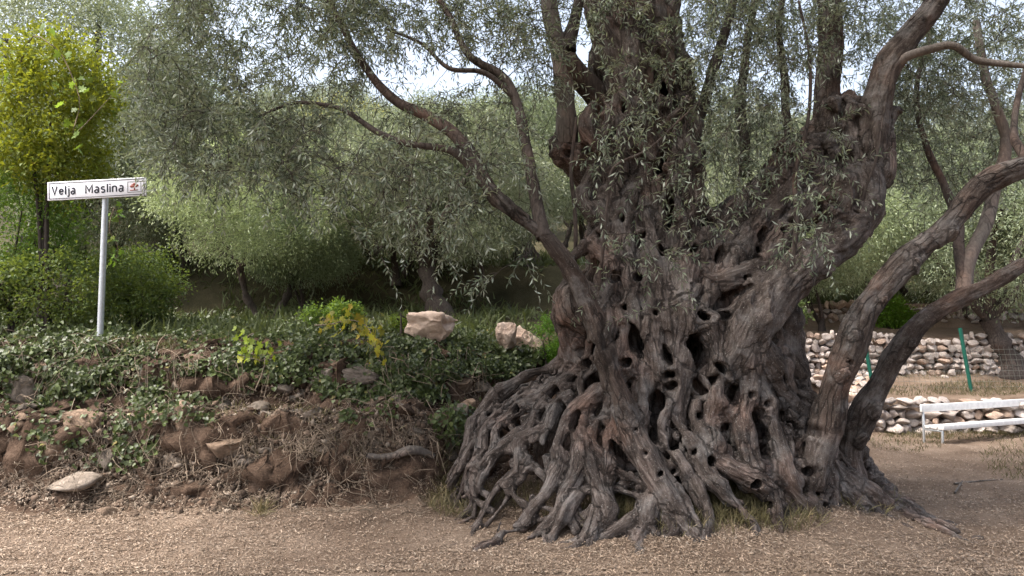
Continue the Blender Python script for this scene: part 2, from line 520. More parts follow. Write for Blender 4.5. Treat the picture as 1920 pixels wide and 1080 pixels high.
# ================================================================== the ancient olive: trunk as one carved solid
AX, AY = 1.78, 7.5
ZT = [-.3, 0, .25, .55, .85, 1.1, 1.33, 1.5, 1.85, 2.3, 2.7]
ANG = [180, 213, 235, 260, 290, 313, 330, 360, 450, 540]
TAB = np.array([
    [2.6, 2.5, 2.42, 2.28, 2.1, 1.78, 1.36, 1.2, 1.26, 1.1, .9],
    [2.25, 2.12, 2.05, 1.92, 1.72, 1.48, 1.27, 1.17, 1.12, 1.0, .85],
    [2.0, 1.85, 1.72, 1.55, 1.4, 1.26, 1.15, 1.08, 1.02, .92, .8],
    [1.75, 1.62, 1.5, 1.36, 1.25, 1.14, 1.06, 1.0, .98, .9, .75],
    [1.65, 1.52, 1.4, 1.28, 1.18, 1.1, 1.05, 1.0, .98, .9, .75],
    [1.65, 1.5, 1.4, 1.28, 1.18, 1.12, 1.06, 1.02, 1.0, .9, .75],
    [2.0, 1.85, 1.6, 1.36, 1.22, 1.14, 1.08, 1.06, 1.04, .95, .8],
    [2.15, 1.95, 1.6, 1.36, 1.24, 1.15, 1.1, 1.1, 1.1, 1.0, .85],
    [2.0, 1.85, 1.6, 1.4, 1.25, 1.15, 1.1, 1.05, 1.0, .9, .75],
    [2.6, 2.5, 2.42, 2.28, 2.1, 1.78, 1.36, 1.2, 1.26, 1.1, .9]])
# fine lookup
_za = np.linspace(-.3, 2.7, 61); _aa = np.linspace(180, 540, 181)
_t1 = np.stack([np.interp(_za, ZT, row) for row in TAB])
_t2 = np.stack([np.interp(_aa, ANG, _t1[:, j]) for j in range(61)], 1)


def skirt(th_deg, z):
    a = np.mod(th_deg - 180, 360) / 2; zz = np.clip((z + .3) / .05, 0, 59.999)
    i = a.astype(int); j = zz.astype(int); fa = a - i; fz = zz - j
    i = np.minimum(i, 179)
    return (_t2[i, j] * (1 - fa) + _t2[i + 1, j] * fa) * (1 - fz) + (_t2[i, j + 1] * (1 - fa) + _t2[i + 1, j + 1] * fa) * fz


VX = .0185
X0, X1, Y0, Y1, Z0, Z1 = -1.0, 4.9, 5.45, 9.5, -.22, 5.75
fxs = np.arange(X0, X1, VX); fys = np.arange(Y0, Y1, VX); fzs = np.arange(Z0, Z1, VX)
NXg, NYg, NZg = len(fxs), len(fys), len(fzs)
FLD = np.full((NXg, NYg, NZg), 1.0, np.float32)
IDG = np.full((NXg, NYg, NZg), -1, np.int16)

# body: the skirt shrunk inwards so the strands stand proud of it
kz = int((2.75 - Z0) / VX)
dx = (fxs - AX)[:, None]; dy = (fys - AY)[None, :]
rho = np.sqrt(dx ** 2 + dy ** 2); th = np.degrees(np.arctan2(dy, dx))
for kk in range(kz):
    z = fzs[kk]
    r0 = skirt(th, np.full(th.shape, z))
    tl = np.mod(th, 360)
    leftness = np.exp(-((tl - 195) / 38) ** 2)
    inset = .15 + .30 * leftness * (1 - sstep(z, 1.0, 1.4)) + .16 * (1 - sstep(z, 1.1, 1.6)) + .38 * (1 - sstep(z, .1, .95))
    d = (rho - (r0 - inset)) * .82
    if z > 2.35:
        d = np.maximum(d, (z - 2.6) + .10 * np.sin(rho * 7))
    FLD[:, :, kk] = d

CHAINS = []          # (points (n,3), radii, group name)


def smin(a, b, k_):
    h = np.clip(.5 + .5 * (b - a) / k_, 0, 1)
    return b + (a - b) * h - k_ * h * (1 - h)


def add_chain(pts, rad, k_=.045, group='trunk'):
    pts = np.asarray(pts, float); rad = np.asarray(rad, float)
    cid = len(CHAINS); CHAINS.append((pts, rad, group))
    mg = rad.max() + k_ + .08
    lo = pts.min(0) - mg; hi = pts.max(0) + mg
    a = np.maximum(((lo - [X0, Y0, Z0]) / VX).astype(int), 0)
    b = np.minimum(((hi - [X0, Y0, Z0]) / VX).astype(int) + 2, [NXg, NYg, NZg])
    if (b <= a).any(): return
    tmp = np.full(tuple(b - a), 1.0, np.float32)
    for q in range(len(pts) - 1):
        p0, p1, r0, r1 = pts[q], pts[q + 1], rad[q], rad[q + 1]
        m = max(r0, r1) + k_ + .08
        l_ = np.maximum(((np.minimum(p0, p1) - m - [X0, Y0, Z0]) / VX).astype(int), a)
        h_ = np.minimum(((np.maximum(p0, p1) + m - [X0, Y0, Z0]) / VX).astype(int) + 2, b)
        if (h_ <= l_).any(): continue
        gx_ = fxs[l_[0]:h_[0], None, None].astype(np.float32) - np.float32(p0[0])
        gy_ = fys[None, l_[1]:h_[1], None].astype(np.float32) - np.float32(p0[1])
        gz_ = fzs[None, None, l_[2]:h_[2]].astype(np.float32) - np.float32(p0[2])
        v = (p1 - p0).astype(np.float32); L2 = max(float(v @ v), 1e-9)
        t = np.clip((gx_ * v[0] + gy_ * v[1] + gz_ * v[2]) / L2, 0, 1)
        d = np.sqrt((gx_ - t * v[0]) ** 2 + (gy_ - t * v[1]) ** 2 + (gz_ - t * v[2]) ** 2) - (r0 + t * np.float32(r1 - r0))
        s_ = tuple(slice(l_[i] - a[i], h_[i] - a[i]) for i in range(3))
        tmp[s_] = np.minimum(tmp[s_], d)
    sl_ = tuple(slice(a[i], b[i]) for i in range(3))
    cur = FLD[sl_]
    ids = IDG[sl_]; ids[tmp < cur] = cid
    FLD[sl_] = smin(cur, tmp, k_)


def onto_skirt(px, py, off=0.0):
    """where a photograph pixel's ray meets the flared skirt of the trunk"""
    d = ray(px, py); d = d / d[1]
    Yd = np.arange(5.4, 9.4, .01)
    p = EYE + d * Yd[:, None]
    rr = np.hypot(p[:, 0] - AX, p[:, 1] - AY)
    ok = (p[:, 2] < .02) | (rr < skirt(np.degrees(np.arctan2(p[:, 1] - AY, p[:, 0] - AX)), p[:, 2]) + off)
    if ok.any():
        q = p[np.argmax(ok)]
        if q[2] < .05: q[2] = .05
        return q
    # beside the skirt: nearest approach to the axis
    return EYE + d * AY


def trace(rows, n=None, off=.02, k_=.03, wob=.05):
    """root strand traced over the skirt; rows (px, py, radius)"""
    P = np.array([[*onto_skirt(r[0], r[1], off), r[2]] for r in rows])
    if rows[-1][1] > 885:                               # run out over the ground, tapering into it
        o_ = P[-1, :3] - [AX, AY, 0]; o_[2] = 0
        o_ = nrm(o_); sd_ = np.array([-o_[1], o_[0], 0]) * rng.normal(0, .1)
        zl_ = max(P[-1, 2], 0)
        e1_ = P[-1, :3] + o_ * (.12 + .35 * zl_) + sd_; e1_[2] = .0
        e2_ = e1_ + o_ * rng.uniform(.12, .3) + 2 * sd_; e2_[2] = -.05
        P = np.vstack([P, [*e1_, P[-1, 3] * .75], [*e2_, P[-1, 3] * .35]])
    P = smoothpath(P, n or max(8, 4 * len(rows)))
    P[:, :3] += wob * np.stack([vnoise(P[:, :3] + 5, 4), vnoise(P[:, :3] + 15, 4), .5 * vnoise(P[:, :3] + 25, 4)], -1)
    add_chain(P[:, :3], np.maximum(P[:, 3] * .82, .03) * (1 + .3 * vnoise(P[:, :3], 6)), k_)


def stem(rows, n=None, k_=.09, group='trunk', wob=.02, rn=.12):
    """wood away from the skirt; rows (px, py, depth, radius)"""
    P = np.array([[*at(r[0], r[1], r[2]), r[3]] for r in rows])
    P = smoothpath(P, n or max(8, 5 * len(rows)))
    P[:, :3] += wob * np.stack([vnoise(P[:, :3] + 5, 3), vnoise(P[:, :3] + 15, 3), .5 * vnoise(P[:, :3] + 25, 3)], -1)
    add_chain(P[:, :3], P[:, 3] * (1 + rn * vnoise(P[:, :3], 4)), k_, group)
    return P


# --- wandering strands all the way round the base
NS = 44
for i in range(NS):
    t0 = 180 + i * 360 / NS + rng.uniform(-4, 4)
    front = 165 < (t0 % 360) or (t0 % 360) < 15
    if not front and i % 2: continue
    ztop = rng.uniform(1.0, 2.2); n = 18
    zz = np.linspace(ztop, rng.choice([-.12, .3, .45, .6]), n)
    wand = np.cumsum(rng.normal(0, 4.2, n)); wand -= np.linspace(0, wand[-1] * .5, n)
    tt = t0 + wand + 7 * np.sin(zz * rng.uniform(3, 6) + rng.uniform(0, 6))
    off = rng.uniform(-.12, .0)
    rr = skirt(tt, zz) + off
    if zz[-1] > 0: rr = rr - .4 * sstep(np.linspace(0, 1, n), .6, 1)      # dives back into the wood
    pts = np.stack([AX + rr * np.cos(np.radians(tt)), AY + rr * np.sin(np.radians(tt)), zz], -1)
    rad = np.interp(zz, [-.1, .3, 1, 2.2], [.024, .032, .044, .08]) * rng.uniform(.7, 1.2) * (1 + .2 * rng.normal(size=n)).clip(.6, 1.4)
    add_chain(pts, rad, .035)
# --- short rungs that tie strands together and leave eye-shaped holes
for i in range(270):
    t0 = rng.uniform(168, 372); z0 = rng.uniform(.2, 1.85); n = 7
    sl_t = rng.uniform(5, 14) * rng.choice([-1, 1])
    zz = z0 + np.linspace(0, 1, n) * rng.uniform(-.35, -.08)
    tt = t0 + np.linspace(0, 1, n) ** 1.5 * sl_t
    rr = skirt(tt, zz) + rng.uniform(-.1, -.01) + .03 * np.sin(np.linspace(0, np.pi, n))
    pts = np.stack([AX + rr * np.cos(np.radians(tt)), AY + rr * np.sin(np.radians(tt)), zz], -1)
    add_chain(pts, np.full(n, rng.uniform(.02, .04)), .03)

# --- strands seen one by one in the photograph
for rows in [
    [(1085, 645, .10), (1040, 688, .08), (985, 708, .075), (930, 742, .07), (898, 785, .07), (888, 830, .06), (858, 885, .055), (826, 945, .035)],
    [(1062, 725, .07), (1005, 770, .06), (962, 822, .07), (910, 868, .06), (880, 893, .055), (856, 950, .04)],
    [(1075, 700, .07), (1012, 745, .06), (960, 770, .05), (915, 810, .05), (880, 850, .05), (845, 905, .045), (822, 935, .035)],
    [(1050, 760, .05), (1020, 800, .055), (972, 825, .07), (968, 880, .075), (948, 905, .07), (960, 930, .04)],
    [(1000, 735, .05), (960, 750, .05), (925, 790, .05), (905, 835, .05), (890, 880, .05), (888, 960, .03)],
    [(1120, 735, .09), (1072, 780, .08), (1045, 825, .07), (1048, 870, .07), (1030, 905, .075), (1000, 950, .07), (975, 985, .06), (945, 1000, .04)],
    [(1085, 790, .08), (1092, 850, .085), (1070, 905, .07), (1045, 955, .06), (1020, 995, .05)],
    [(1095, 830, .08), (1112, 885, .085), (1125, 930, .09), (1138, 960, .07), (1120, 990, .05)],
    [(1118, 790, .06), (1108, 830, .06), (1132, 860, .07), (1135, 890, .06)],
    [(1150, 770, .07), (1148, 830, .08), (1142, 880, .07), (1130, 905, .05)],
    [(1080, 930, .06), (1060, 965, .06), (1045, 995, .05)],
    [(1205, 700, .11), (1195, 760, .10), (1185, 810, .11), (1205, 870, .11), (1245, 930, .10), (1280, 985, .08), (1310, 1018, .06)],
    [(1210, 845, .08), (1255, 900, .07), (1290, 950, .07), (1320, 1010, .05)],
    [(1250, 760, .07), (1232, 800, .05), (1255, 850, .06), (1300, 905, .06), (1330, 960, .06)],
    [(1275, 690, .10), (1268, 770, .09), (1300, 830, .10), (1330, 890, .09), (1370, 930, .08), (1415, 985, .06)],
    [(1300, 760, .09), (1322, 815, .10), (1345, 860, .09), (1390, 885, .09), (1425, 910, .08), (1450, 935, .06)],
    [(1345, 700, .10), (1335, 770, .10), (1340, 840, .10)],
    [(1400, 705, .11), (1392, 760, .09), (1395, 815, .09), (1412, 870, .07)],
    [(1410, 690, .11), (1440, 740, .11), (1455, 800, .10), (1465, 860, .10), (1480, 905, .08), (1520, 950, .08), (1565, 985, .06)],
    [(1440, 700, .10), (1500, 760, .11), (1535, 820, .11), (1545, 880, .11), (1570, 940, .09), (1580, 985, .06)],
    [(1530, 800, .11), (1535, 850, .10), (1555, 910, .08), (1545, 950, .07)],
    [(1475, 690, .10), (1490, 725, .09), (1515, 752, .08)],
    [(1545, 860, .10), (1590, 900, .10), (1640, 935, .09), (1680, 955, .08), (1720, 985, .06), (1770, 992, .03)],
    [(1560, 905, .08), (1610, 940, .07), (1660, 975, .07), (1700, 995, .05)],
    [(1600, 840, .12), (1625, 880, .11), (1655, 920, .10), (1685, 948, .06)],
    [(1540, 800, .09), (1575, 812, .08), (1605, 845, .08)],
    [(1235, 905, .08), (1215, 955, .09), (1208, 995, .07)],
    [(1245, 940, .07), (1262, 985, .08), (1240, 1015, .05)],
    [(1060, 690, .06), (1000, 722, .05), (945, 760, .045), (912, 800, .045), (898, 850, .05), (868, 905, .045), (838, 950, .03)],
    [(1040, 720, .05), (980, 760, .05), (940, 800, .05), (930, 850, .05), (905, 905, .045), (880, 955, .03)],
    [(1065, 745, .05), (1030, 775, .05), (1000, 820, .05), (985, 860, .05), (940, 900, .05), (915, 950, .035)],
    [(1560, 880, .07), (1625, 925, .08), (1690, 968, .07), (1745, 992, .05)],
    [(1590, 890, .07), (1650, 930, .08), (1700, 960, .06), (1735, 975, .04)],
]:
    trace(rows)
    # most roots run in company: a thinner strand twines beside the traced one
    if len(rows) > 4:
        sh_ = rng.choice([-1, 1]) * rng.uniform(9, 16)
        trace([(r[0] + sh_ * math.sin(q * 1.3 + .4), r[1] + 5, r[2] * .6) for q, r in enumerate(rows)], off=-.01)

# --- waist: bosses, ridges and the stems above
FD = 6.62
stem([(1060, 560, 7.3, .10), (1075, 620, 7.25, .16), (1085, 680, 7.2, .14)], k_=.08)                       # left lobe
stem([(1075, 545, 7.15, .10), (1068, 575, 7.1, .13), (1095, 610, 7.1, .10)], k_=.05)
stem([(1150, 560, 6.75, .12), (1160, 620, 6.62, .11), (1165, 690, 6.5, .12)], k_=.07)
stem([(1215, 500, 6.85, .22), (1225, 580, 6.68, .17), (1240, 680, 6.55, .15)], k_=.1)
stem([(1285, 500, 6.8, .18), (1282, 580, 6.62, .15), (1275, 680, 6.5, .14)], k_=.08)
stem([(1330, 520, 6.75, .14), (1325, 545, 6.66, .13)], n=4, k_=.03, rn=0)                                   # boss
stem([(1290, 610, 6.55, .10), (1330, 605, 6.5, .10), (1345, 640, 6.5, .09), (1345, 700, 6.45, .10)], k_=.05)
stem([(1345, 600, 6.55, .09), (1390, 575, 6.55, .10), (1420, 560, 6.6, .09)], k_=.04)
stem([(1470, 600, 6.95, .16), (1470, 660, 6.9, .17), (1480, 710, 6.9, .13)], k_=.08)                        # right lobe
stem([(1410, 650, 6.55, .18), (1440, 690, 6.55, .14)], k_=.08)
# left main stem
stem([(1215, 560, 7.3, .58), (1195, 460, 7.4, .50), (1182, 350, 7.45, .43), (1185, 230, 7.45, .41), (1180, 120, 7.5, .42), (1160, -60, 7.6, .40)], k_=.15, wob=.05)
stem([(1120, 560, 7.0, .12), (1115, 480, 7.05, .12), (1135, 400, 7.1, .14), (1150, 300, 7.12, .13), (1170, 180, 7.15, .13), (1130, 60, 7.2, .12), (1105, -40, 7.3, .1)], k_=.06)
stem([(1180, 560, 6.75, .16), (1172, 470, 6.9, .15), (1170, 390, 7.02, .14), (1210, 300, 7.1, .12), (1200, 200, 7.12, .12), (1185, 100, 7.15, .13), (1200, 0, 7.2, .11)], k_=.05)
stem([(1270, 545, 6.85, .13), (1295, 460, 7.0, .12), (1285, 380, 7.1, .12), (1262, 300, 7.1, .10), (1245, 190, 7.1, .10), (1260, 120, 7.2, .09), (1235, 60, 7.25, .09), (1190, 10, 7.2, .09)], k_=.035)
stem([(1310, 430, 7.3, .14), (1300, 330, 7.35, .14), (1285, 200, 7.4, .14), (1262, 90, 7.5, .12), (1240, -40, 7.5, .12)], k_=.05)
stem([(1225, 470, 6.9, .08), (1235, 420, 7.0, .07), (1222, 370, 7.05, .07)], k_=.04)
# broken stub with its pale shoot
stem([(1150, 420, 7.3, .22), (1115, 345, 7.25, .17), (1085, 305, 7.2, .14), (1066, 290, 7.2, .13)], k_=.07, wob=.04)
for sx_, sy_, sd_ in ((1040, 262, 7.15), (1052, 250, 7.2), (1068, 248, 7.25), (1082, 262, 7.15), (1036, 285, 7.1), (1045, 305, 7.12), (1092, 275, 7.1)):
    stem([(1072, 300, 7.18, .09), ((1072 + sx_) / 2, 285, 7.17, .065), (sx_, sy_, sd_, .035)], n=6, k_=.03, wob=.05, rn=.4)
# right stem: a broad twisted slab
stem([(1340, 540, 7.2, .40), (1400, 450, 7.3, .40), (1460, 380, 7.35, .36), (1530, 300, 7.4, .33), (1585, 220, 7.4, .22)], k_=.12, wob=.05)
stem([(1330, 520, 6.9, .10), (1345, 450, 6.98, .11), (1385, 390, 7.05, .11), (1430, 345, 7.1, .10), (1480, 310, 7.1, .09)], k_=.045)
stem([(1365, 520, 6.75, .10), (1390, 460, 6.85, .12), (1430, 410, 6.95, .11), (1480, 350, 7.0, .11), (1540, 260, 7.1, .12), (1560, 200, 7.15, .09)], k_=.045)
stem([(1440, 520, 6.8, .12), (1450, 470, 6.85, .12), (1500, 400, 6.95, .12), (1545, 330, 7.05, .11), (1590, 210, 7.1, .09)], k_=.045)
stem([(1290, 500, 6.75, .06), (1340, 520, 6.62, .06), (1400, 505, 6.6, .07), (1445, 498, 6.62, .04)], k_=.03)
stem([(1300, 525, 6.72, .04), (1360, 535, 6.6, .05), (1420, 512, 6.6, .04)], k_=.03)
# lower limb that swings out and up to the hanging burr
stem([(1365, 690, 6.5, .12), (1395, 630, 6.45, .19), (1440, 570, 6.5, .22), (1490, 510, 6.6, .20), (1545, 465, 6.75, .18), (1590, 425, 6.85, .20), (1610, 380, 6.9, .18), (1605, 320, 7.0, .20), (1600, 250, 7.1, .16)], k_=.06, wob=.03)
stem([(1570, 395, 6.8, .13), (1590, 350, 6.9, .14)], k_=.05)
stem([(1640, 330, 7.0, .12), (1645, 270, 7.05, .13), (1668, 215, 7.15, .10), (1692, 212, 7.2, .04)], k_=.05)
for q in range(46):
    t_ = rng.random(); bx_, by_ = 1380 + 240 * t_ + rng.normal(0, 22), 460 - 230 * t_ + rng.normal(0, 34)
    a_ = rng.uniform(-2.6, -.3)
    ln_ = rng.uniform(18, 55)
    stem([(bx_, by_, 7.05 - .1 * t_, rng.uniform(.05, .09)), (bx_ + ln_ * .5 * math.cos(a_), by_ + ln_ * .5 * math.sin(a_), 7.0, .05), (bx_ + ln_ * math.cos(a_), by_ + ln_ * math.sin(a_), 7.02, .02)], n=7, k_=.03, wob=.06, rn=.4)
for q in range(40):                                     # ropy ridges over the waist and the left stem
    bx_ = rng.uniform(1110, 1290); by_ = rng.uniform(120, 620)
    stem([(bx_, by_, 7.0 - .45 * sstep(by_, 350, 620), .06), (bx_ + rng.normal(0, 14), by_ + 45, 6.98 - .45 * sstep(by_ + 45, 350, 620), .055), (bx_ + rng.normal(0, 20), by_ + 95, 6.98 - .45 * sstep(by_ + 90, 350, 620), .04)], n=8, k_=.035, wob=.06, rn=.4)
for q in range(60):
    bx_ = rng.uniform(1075, 1480); by_ = rng.uniform(470, 690)
    p_ = onto_skirt(bx_, by_)
    dp_ = p_[1] - .02
    a_ = rng.normal(1.57, .5)
    stem([(bx_, by_, dp_, .05), (bx_ + 24 * math.cos(a_), by_ + 24 * math.sin(a_), dp_ - .02, .045), (bx_ + 52 * math.cos(a_ + .3), by_ + 52 * math.sin(a_ + .3), dp_ - .03, .03)], n=8, k_=.03, wob=.06, rn=.4)
# shoots out of the right stem
PC = stem([(1622, 330, 6.95, .12), (1632, 270, 6.95, .135), (1645, 190, 7.0, .14), (1668, 120, 7.0, .13), (1705, 70, 7.0, .12), (1760, 0, 7.0, .11), (1800, -60, 7.0, .10)], group='limb_shoot', k_=.03, rn=.04)
PV = stem([(1545, 260, 7.35, .12), (1552, 160, 7.45, .13), (1556, 60, 7.5, .12), (1558, -60, 7.5, .11)], group='limb_upright', k_=.04, rn=.05)
# leaning stem in front, from the roots up to the left
PD = stem([(1310, 1015, 5.92, 0.052), (1275, 960, 5.98, 0.077), (1225, 885, 6.1, 0.112), (1185, 810, 6.2, 0.116), (1160, 740, 6.22, 0.099), (1130, 655, 6.2, 0.090), (1105, 580, 6.2, 0.084), (1070, 510, 6.2, 0.082), (1035, 460, 6.2, 0.077), (1000, 428, 6.22, 0.060), (935, 375, 6.25, 0.056), (900, 320, 6.3, 0.052)], group='limb_leaning', k_=.05, wob=.012, rn=.05)
# two long limbs on the right
PE = stem([(1530, 900, 6.42, 0.084), (1540, 830, 6.42, 0.109), (1555, 760, 6.4, 0.130), (1583, 680, 6.35, 0.126), (1625, 575, 6.35, 0.116), (1690, 500, 6.35, 0.105), (1770, 430, 6.35, 0.101), (1840, 350, 6.35, 0.097), (1935, 308, 6.3, 0.092)], group='limb_long', k_=.06, wob=.03, rn=.14)
for px_, py_, sz_ in ((1788, 432, .035), (1600, 628, .035), (1655, 560, .03), (1580, 700, .04), (1720, 490, .03)):
    stem([(px_ - 8, py_ + 10, 6.3, sz_ * 1.6), (px_ + 4, py_, 6.24, sz_)], n=4, k_=.05, rn=.3)
PF = stem([(1600, 900, 7.2, 0.135), (1605, 840, 7.2, 0.117), (1625, 765, 7.2, 0.122), (1668, 685, 7.15, 0.108), (1715, 612, 7.1, 0.095), (1790, 560, 7.05, 0.081), (1850, 535, 7.0, 0.072), (1935, 485, 7.0, 0.063)], group='limb_low', k_=.05, wob=.03, rn=.14)
for px_, py_, sz_ in ((1640, 760, .035), (1700, 645, .03), (1812, 548, .04), (1620, 820, .035)):
    stem([(px_ - 6, py_ + 10, 7.1, sz_ * 1.6), (px_ + 4, py_, 7.03, sz_)], n=4, k_=.05, rn=.3)

# gnarl the wood, then bore the holes
near = np.argwhere(np.abs(FLD) < .12)
npos = near * VX + np.array([X0, Y0, Z0])
cidn = IDG[near[:, 0], near[:, 1], near[:, 2]]
amp = np.array([.2 if c[2] != 'trunk' else min(1.0, max(.22, float(np.mean(c[1])) / .1)) for c in CHAINS] + [1.0])[cidn]
FLD[near[:, 0], near[:, 1], near[:, 2]] += (amp * (.05 * vnoise(npos, 3.1) + .075 * (np.abs(vnoise(npos * [1, 1, .45], 6.5)) - .25) + .018 * vnoise(npos, 15))).astype(np.float32)


def first_hit(px, py):
    d = ray(px, py); d = d / d[1]
    p = EYE + d * np.arange(5.5, 9.2, .015)[:, None]
    i = ((p - [X0, Y0, Z0]) / VX).astype(int)
    inb = ((i >= 0) & (i < [NXg, NYg, NZg])).all(1)
    i = np.clip(i, 0, np.array([NXg, NYg, NZg]) - 1)
    hit = inb & (FLD[i[:, 0], i[:, 1], i[:, 2]] < 0)
    return p[np.argmax(hit)] if hit.any() else None


def bore(px, py, w, h, deep=.22, lip=.014, tilt=None):
    tilt = rng.uniform(-35, 35) if tilt is None else tilt
    p = first_hit(px, py)
    if p is None: return
    sc = p[1] / FPX
    rx, rz = max(w * sc, .022), max(h * sc, .022)
    inward = nrm(np.array([AX - p[0], AY - p[1], 0.0])) + np.array([0, .8, 0]); inward = nrm(inward)
    sx = nrm(np.cross(inward, [0, 0, 1.0])); sz = np.cross(sx, inward)
    ct, st_ = math.cos(R(tilt)), math.sin(R(tilt))
    sx, sz = sx * ct + sz * st_, sz * ct - sx * st_
    if deep > 1: inward = nrm(ray(px, py)); sx = nrm(np.cross(inward, [0, 0, 1.0])); sz = np.cross(sx, inward)
    c = p + inward * deep * (.35 if deep < 1 else .75)
    m = 1.5 * np.sqrt((sx * rx) ** 2 + (sz * rz) ** 2 + (inward * deep) ** 2) + .08
    a = np.maximum(((c - m - [X0, Y0, Z0]) / VX).astype(int), 0)
    b = np.minimum(((c + m - [X0, Y0, Z0]) / VX).astype(int) + 1, [NXg, NYg, NZg])
    gx_ = fxs[a[0]:b[0], None, None] - c[0]; gy_ = fys[None, a[1]:b[1], None] - c[1]; gz_ = fzs[None, None, a[2]:b[2]] - c[2]
    u = (gx_ * sx[0] + gy_ * sx[1] + gz_ * sx[2]) / rx
    v = (gx_ * sz[0] + gy_ * sz[1] + gz_ * sz[2]) / rz
    w_ = (gx_ * inward[0] + gy_ * inward[1] + gz_ * inward[2]) / deep
    e = np.sqrt(u * u + v * v + w_ * w_)
    gp = np.stack(np.broadcast_arrays(gx_ + c[0], gy_ + c[1], gz_ + c[2]), -1)
    e = e * (1 + .34 * vnoise(gp, 8) + .2 * vnoise(gp, 19))
    sl_ = tuple(slice(a[i], b[i]) for i in range(3))
    cur = FLD[sl_]
    e2 = np.sqrt(u * u + v * v + (w_ * .6) ** 2)
    cur = cur - (lip * np.exp(-((e2 - 1.45) / .4) ** 2) * (np.abs(cur) < .1)).astype(np.float32)
    hole = ((e - 1) * min(rx, rz, deep)).astype(np.float32)
    FLD[sl_] = -smin(-cur, hole, .02)


for hx in [  # px, py, half width, half height (photograph pixels), depth
    (1192, 637, 15, 30, .3), (1140, 626, 12, 30, .3), (1252, 668, 7, 24, .25), (1113, 656, 10, 17, .25), (1098, 684, 12, 11, .2), (1080, 712, 8, 9),
    (1105, 722, 8, 11), (1035, 738, 15, 15, .25), (1055, 770, 7, 18), (1017, 711, 6, 7), (1040, 700, 7, 8), (988, 729, 10, 9), (1005, 714, 6, 6),
    (1142, 747, 10, 19, .25), (1233, 752, 15, 28, .2), (1259, 704, 13, 9), (1259, 725, 14, 9), (1219, 707, 5, 6), (1180, 723, 4, 5), (1200, 690, 7, 6),
    (1172, 680, 11, 9), (968, 767, 6, 9), (1000, 780, 7, 12), (945, 775, 6, 7), (880, 888, 5, 10), (906, 855, 6, 7), (1020, 780, 12, 12), (1005, 852, 26, 18, .3),
    (1158, 850, 8, 32, .3), (1098, 923, 6, 9), (1118, 942, 5, 8), (1078, 790, 7, 18), (1090, 822, 5, 8), (1047, 822, 5, 9), (1135, 878, 6, 7), (1210, 850, 5, 7),
    (1192, 805, 4, 5), (1238, 888, 5, 7), (1307, 655, 20, 40, .45), (1352, 690, 9, 13, .25), (1374, 742, 12, 22, .3), (1362, 796, 11, 28, 1.9), (1427, 812, 18, 50, .6),
    (1441, 757, 9, 7), (1412, 741, 7, 7), (1469, 783, 8, 12), (1486, 796, 7, 10), (1517, 808, 10, 13), (1478, 826, 7, 9), (1498, 841, 7, 11), (1490, 866, 6, 7),
    (1515, 884, 11, 12), (1552, 887, 6, 9), (1550, 912, 6, 7), (1515, 922, 17, 15, .25), (1552, 956, 11, 10), (1430, 725, 5, 5), (1580, 866, 18, 34, .35), (1598, 631, 6, 7, .07),
    (1592, 680, 5, 6, .06), (1286, 855, 6, 11), (1334, 865, 8, 9), (1302, 846, 5, 9), (1407, 825, 6, 9), (1405, 850, 6, 8), (1340, 925, 8, 10), (1419, 908, 8, 7), (1440, 945, 9, 9),
    (1132, 584, 6, 5), (1274, 600, 7, 8), (1228, 587, 6, 7), (1238, 622, 7, 10), (1171, 577, 8, 7), (1318, 592, 18, 9, .25), (1378, 549, 18, 9, .25), (1358, 592, 13, 8, .2), (1347, 478, 7, 17, .25),
    (1381, 624, 6, 5), (1336, 712, 8, 12, .25), (1290, 740, 6, 8), (1225, 818, 8, 12), (1262, 835, 9, 14), (1285, 795, 6, 9), (1310, 780, 6, 9),
    (1236, 300, 10, 38, .3, .01), (1255, 390, 9, 40, .35, .01), (1238, 160, 9, 34, .3, .01), (1165, 410, 7, 10), (1205, 440, 9, 8), (1150, 250, 6, 8), (1170, 200, 6, 16), (1120, 440, 5, 9),
    (1062, 285, 11, 10, .2), (1490, 300, 10, 16, .2), (1430, 440, 9, 16, .2), (1470, 430, 7, 9), (1545, 240, 10, 12, .2), (1500, 420, 9, 12), (1585, 300, 9, 22, .25), (1535, 390, 10, 14, .2),
    (1400, 520, 6, 5), (1300, 470, 8, 12, .2), (1556, 385, 12, 15, .5), (1605, 400, 6, 7), (1340, 420, 6, 10), (1580, 250, 8, 12, .2), (1240, 470, 8, 12, .25), (1195, 520, 7, 8), (1150, 520, 7, 10),
]:
    if hx[2] < 8 and hx[1] > 560 and rng.random() < .75: continue
    bore(*hx)


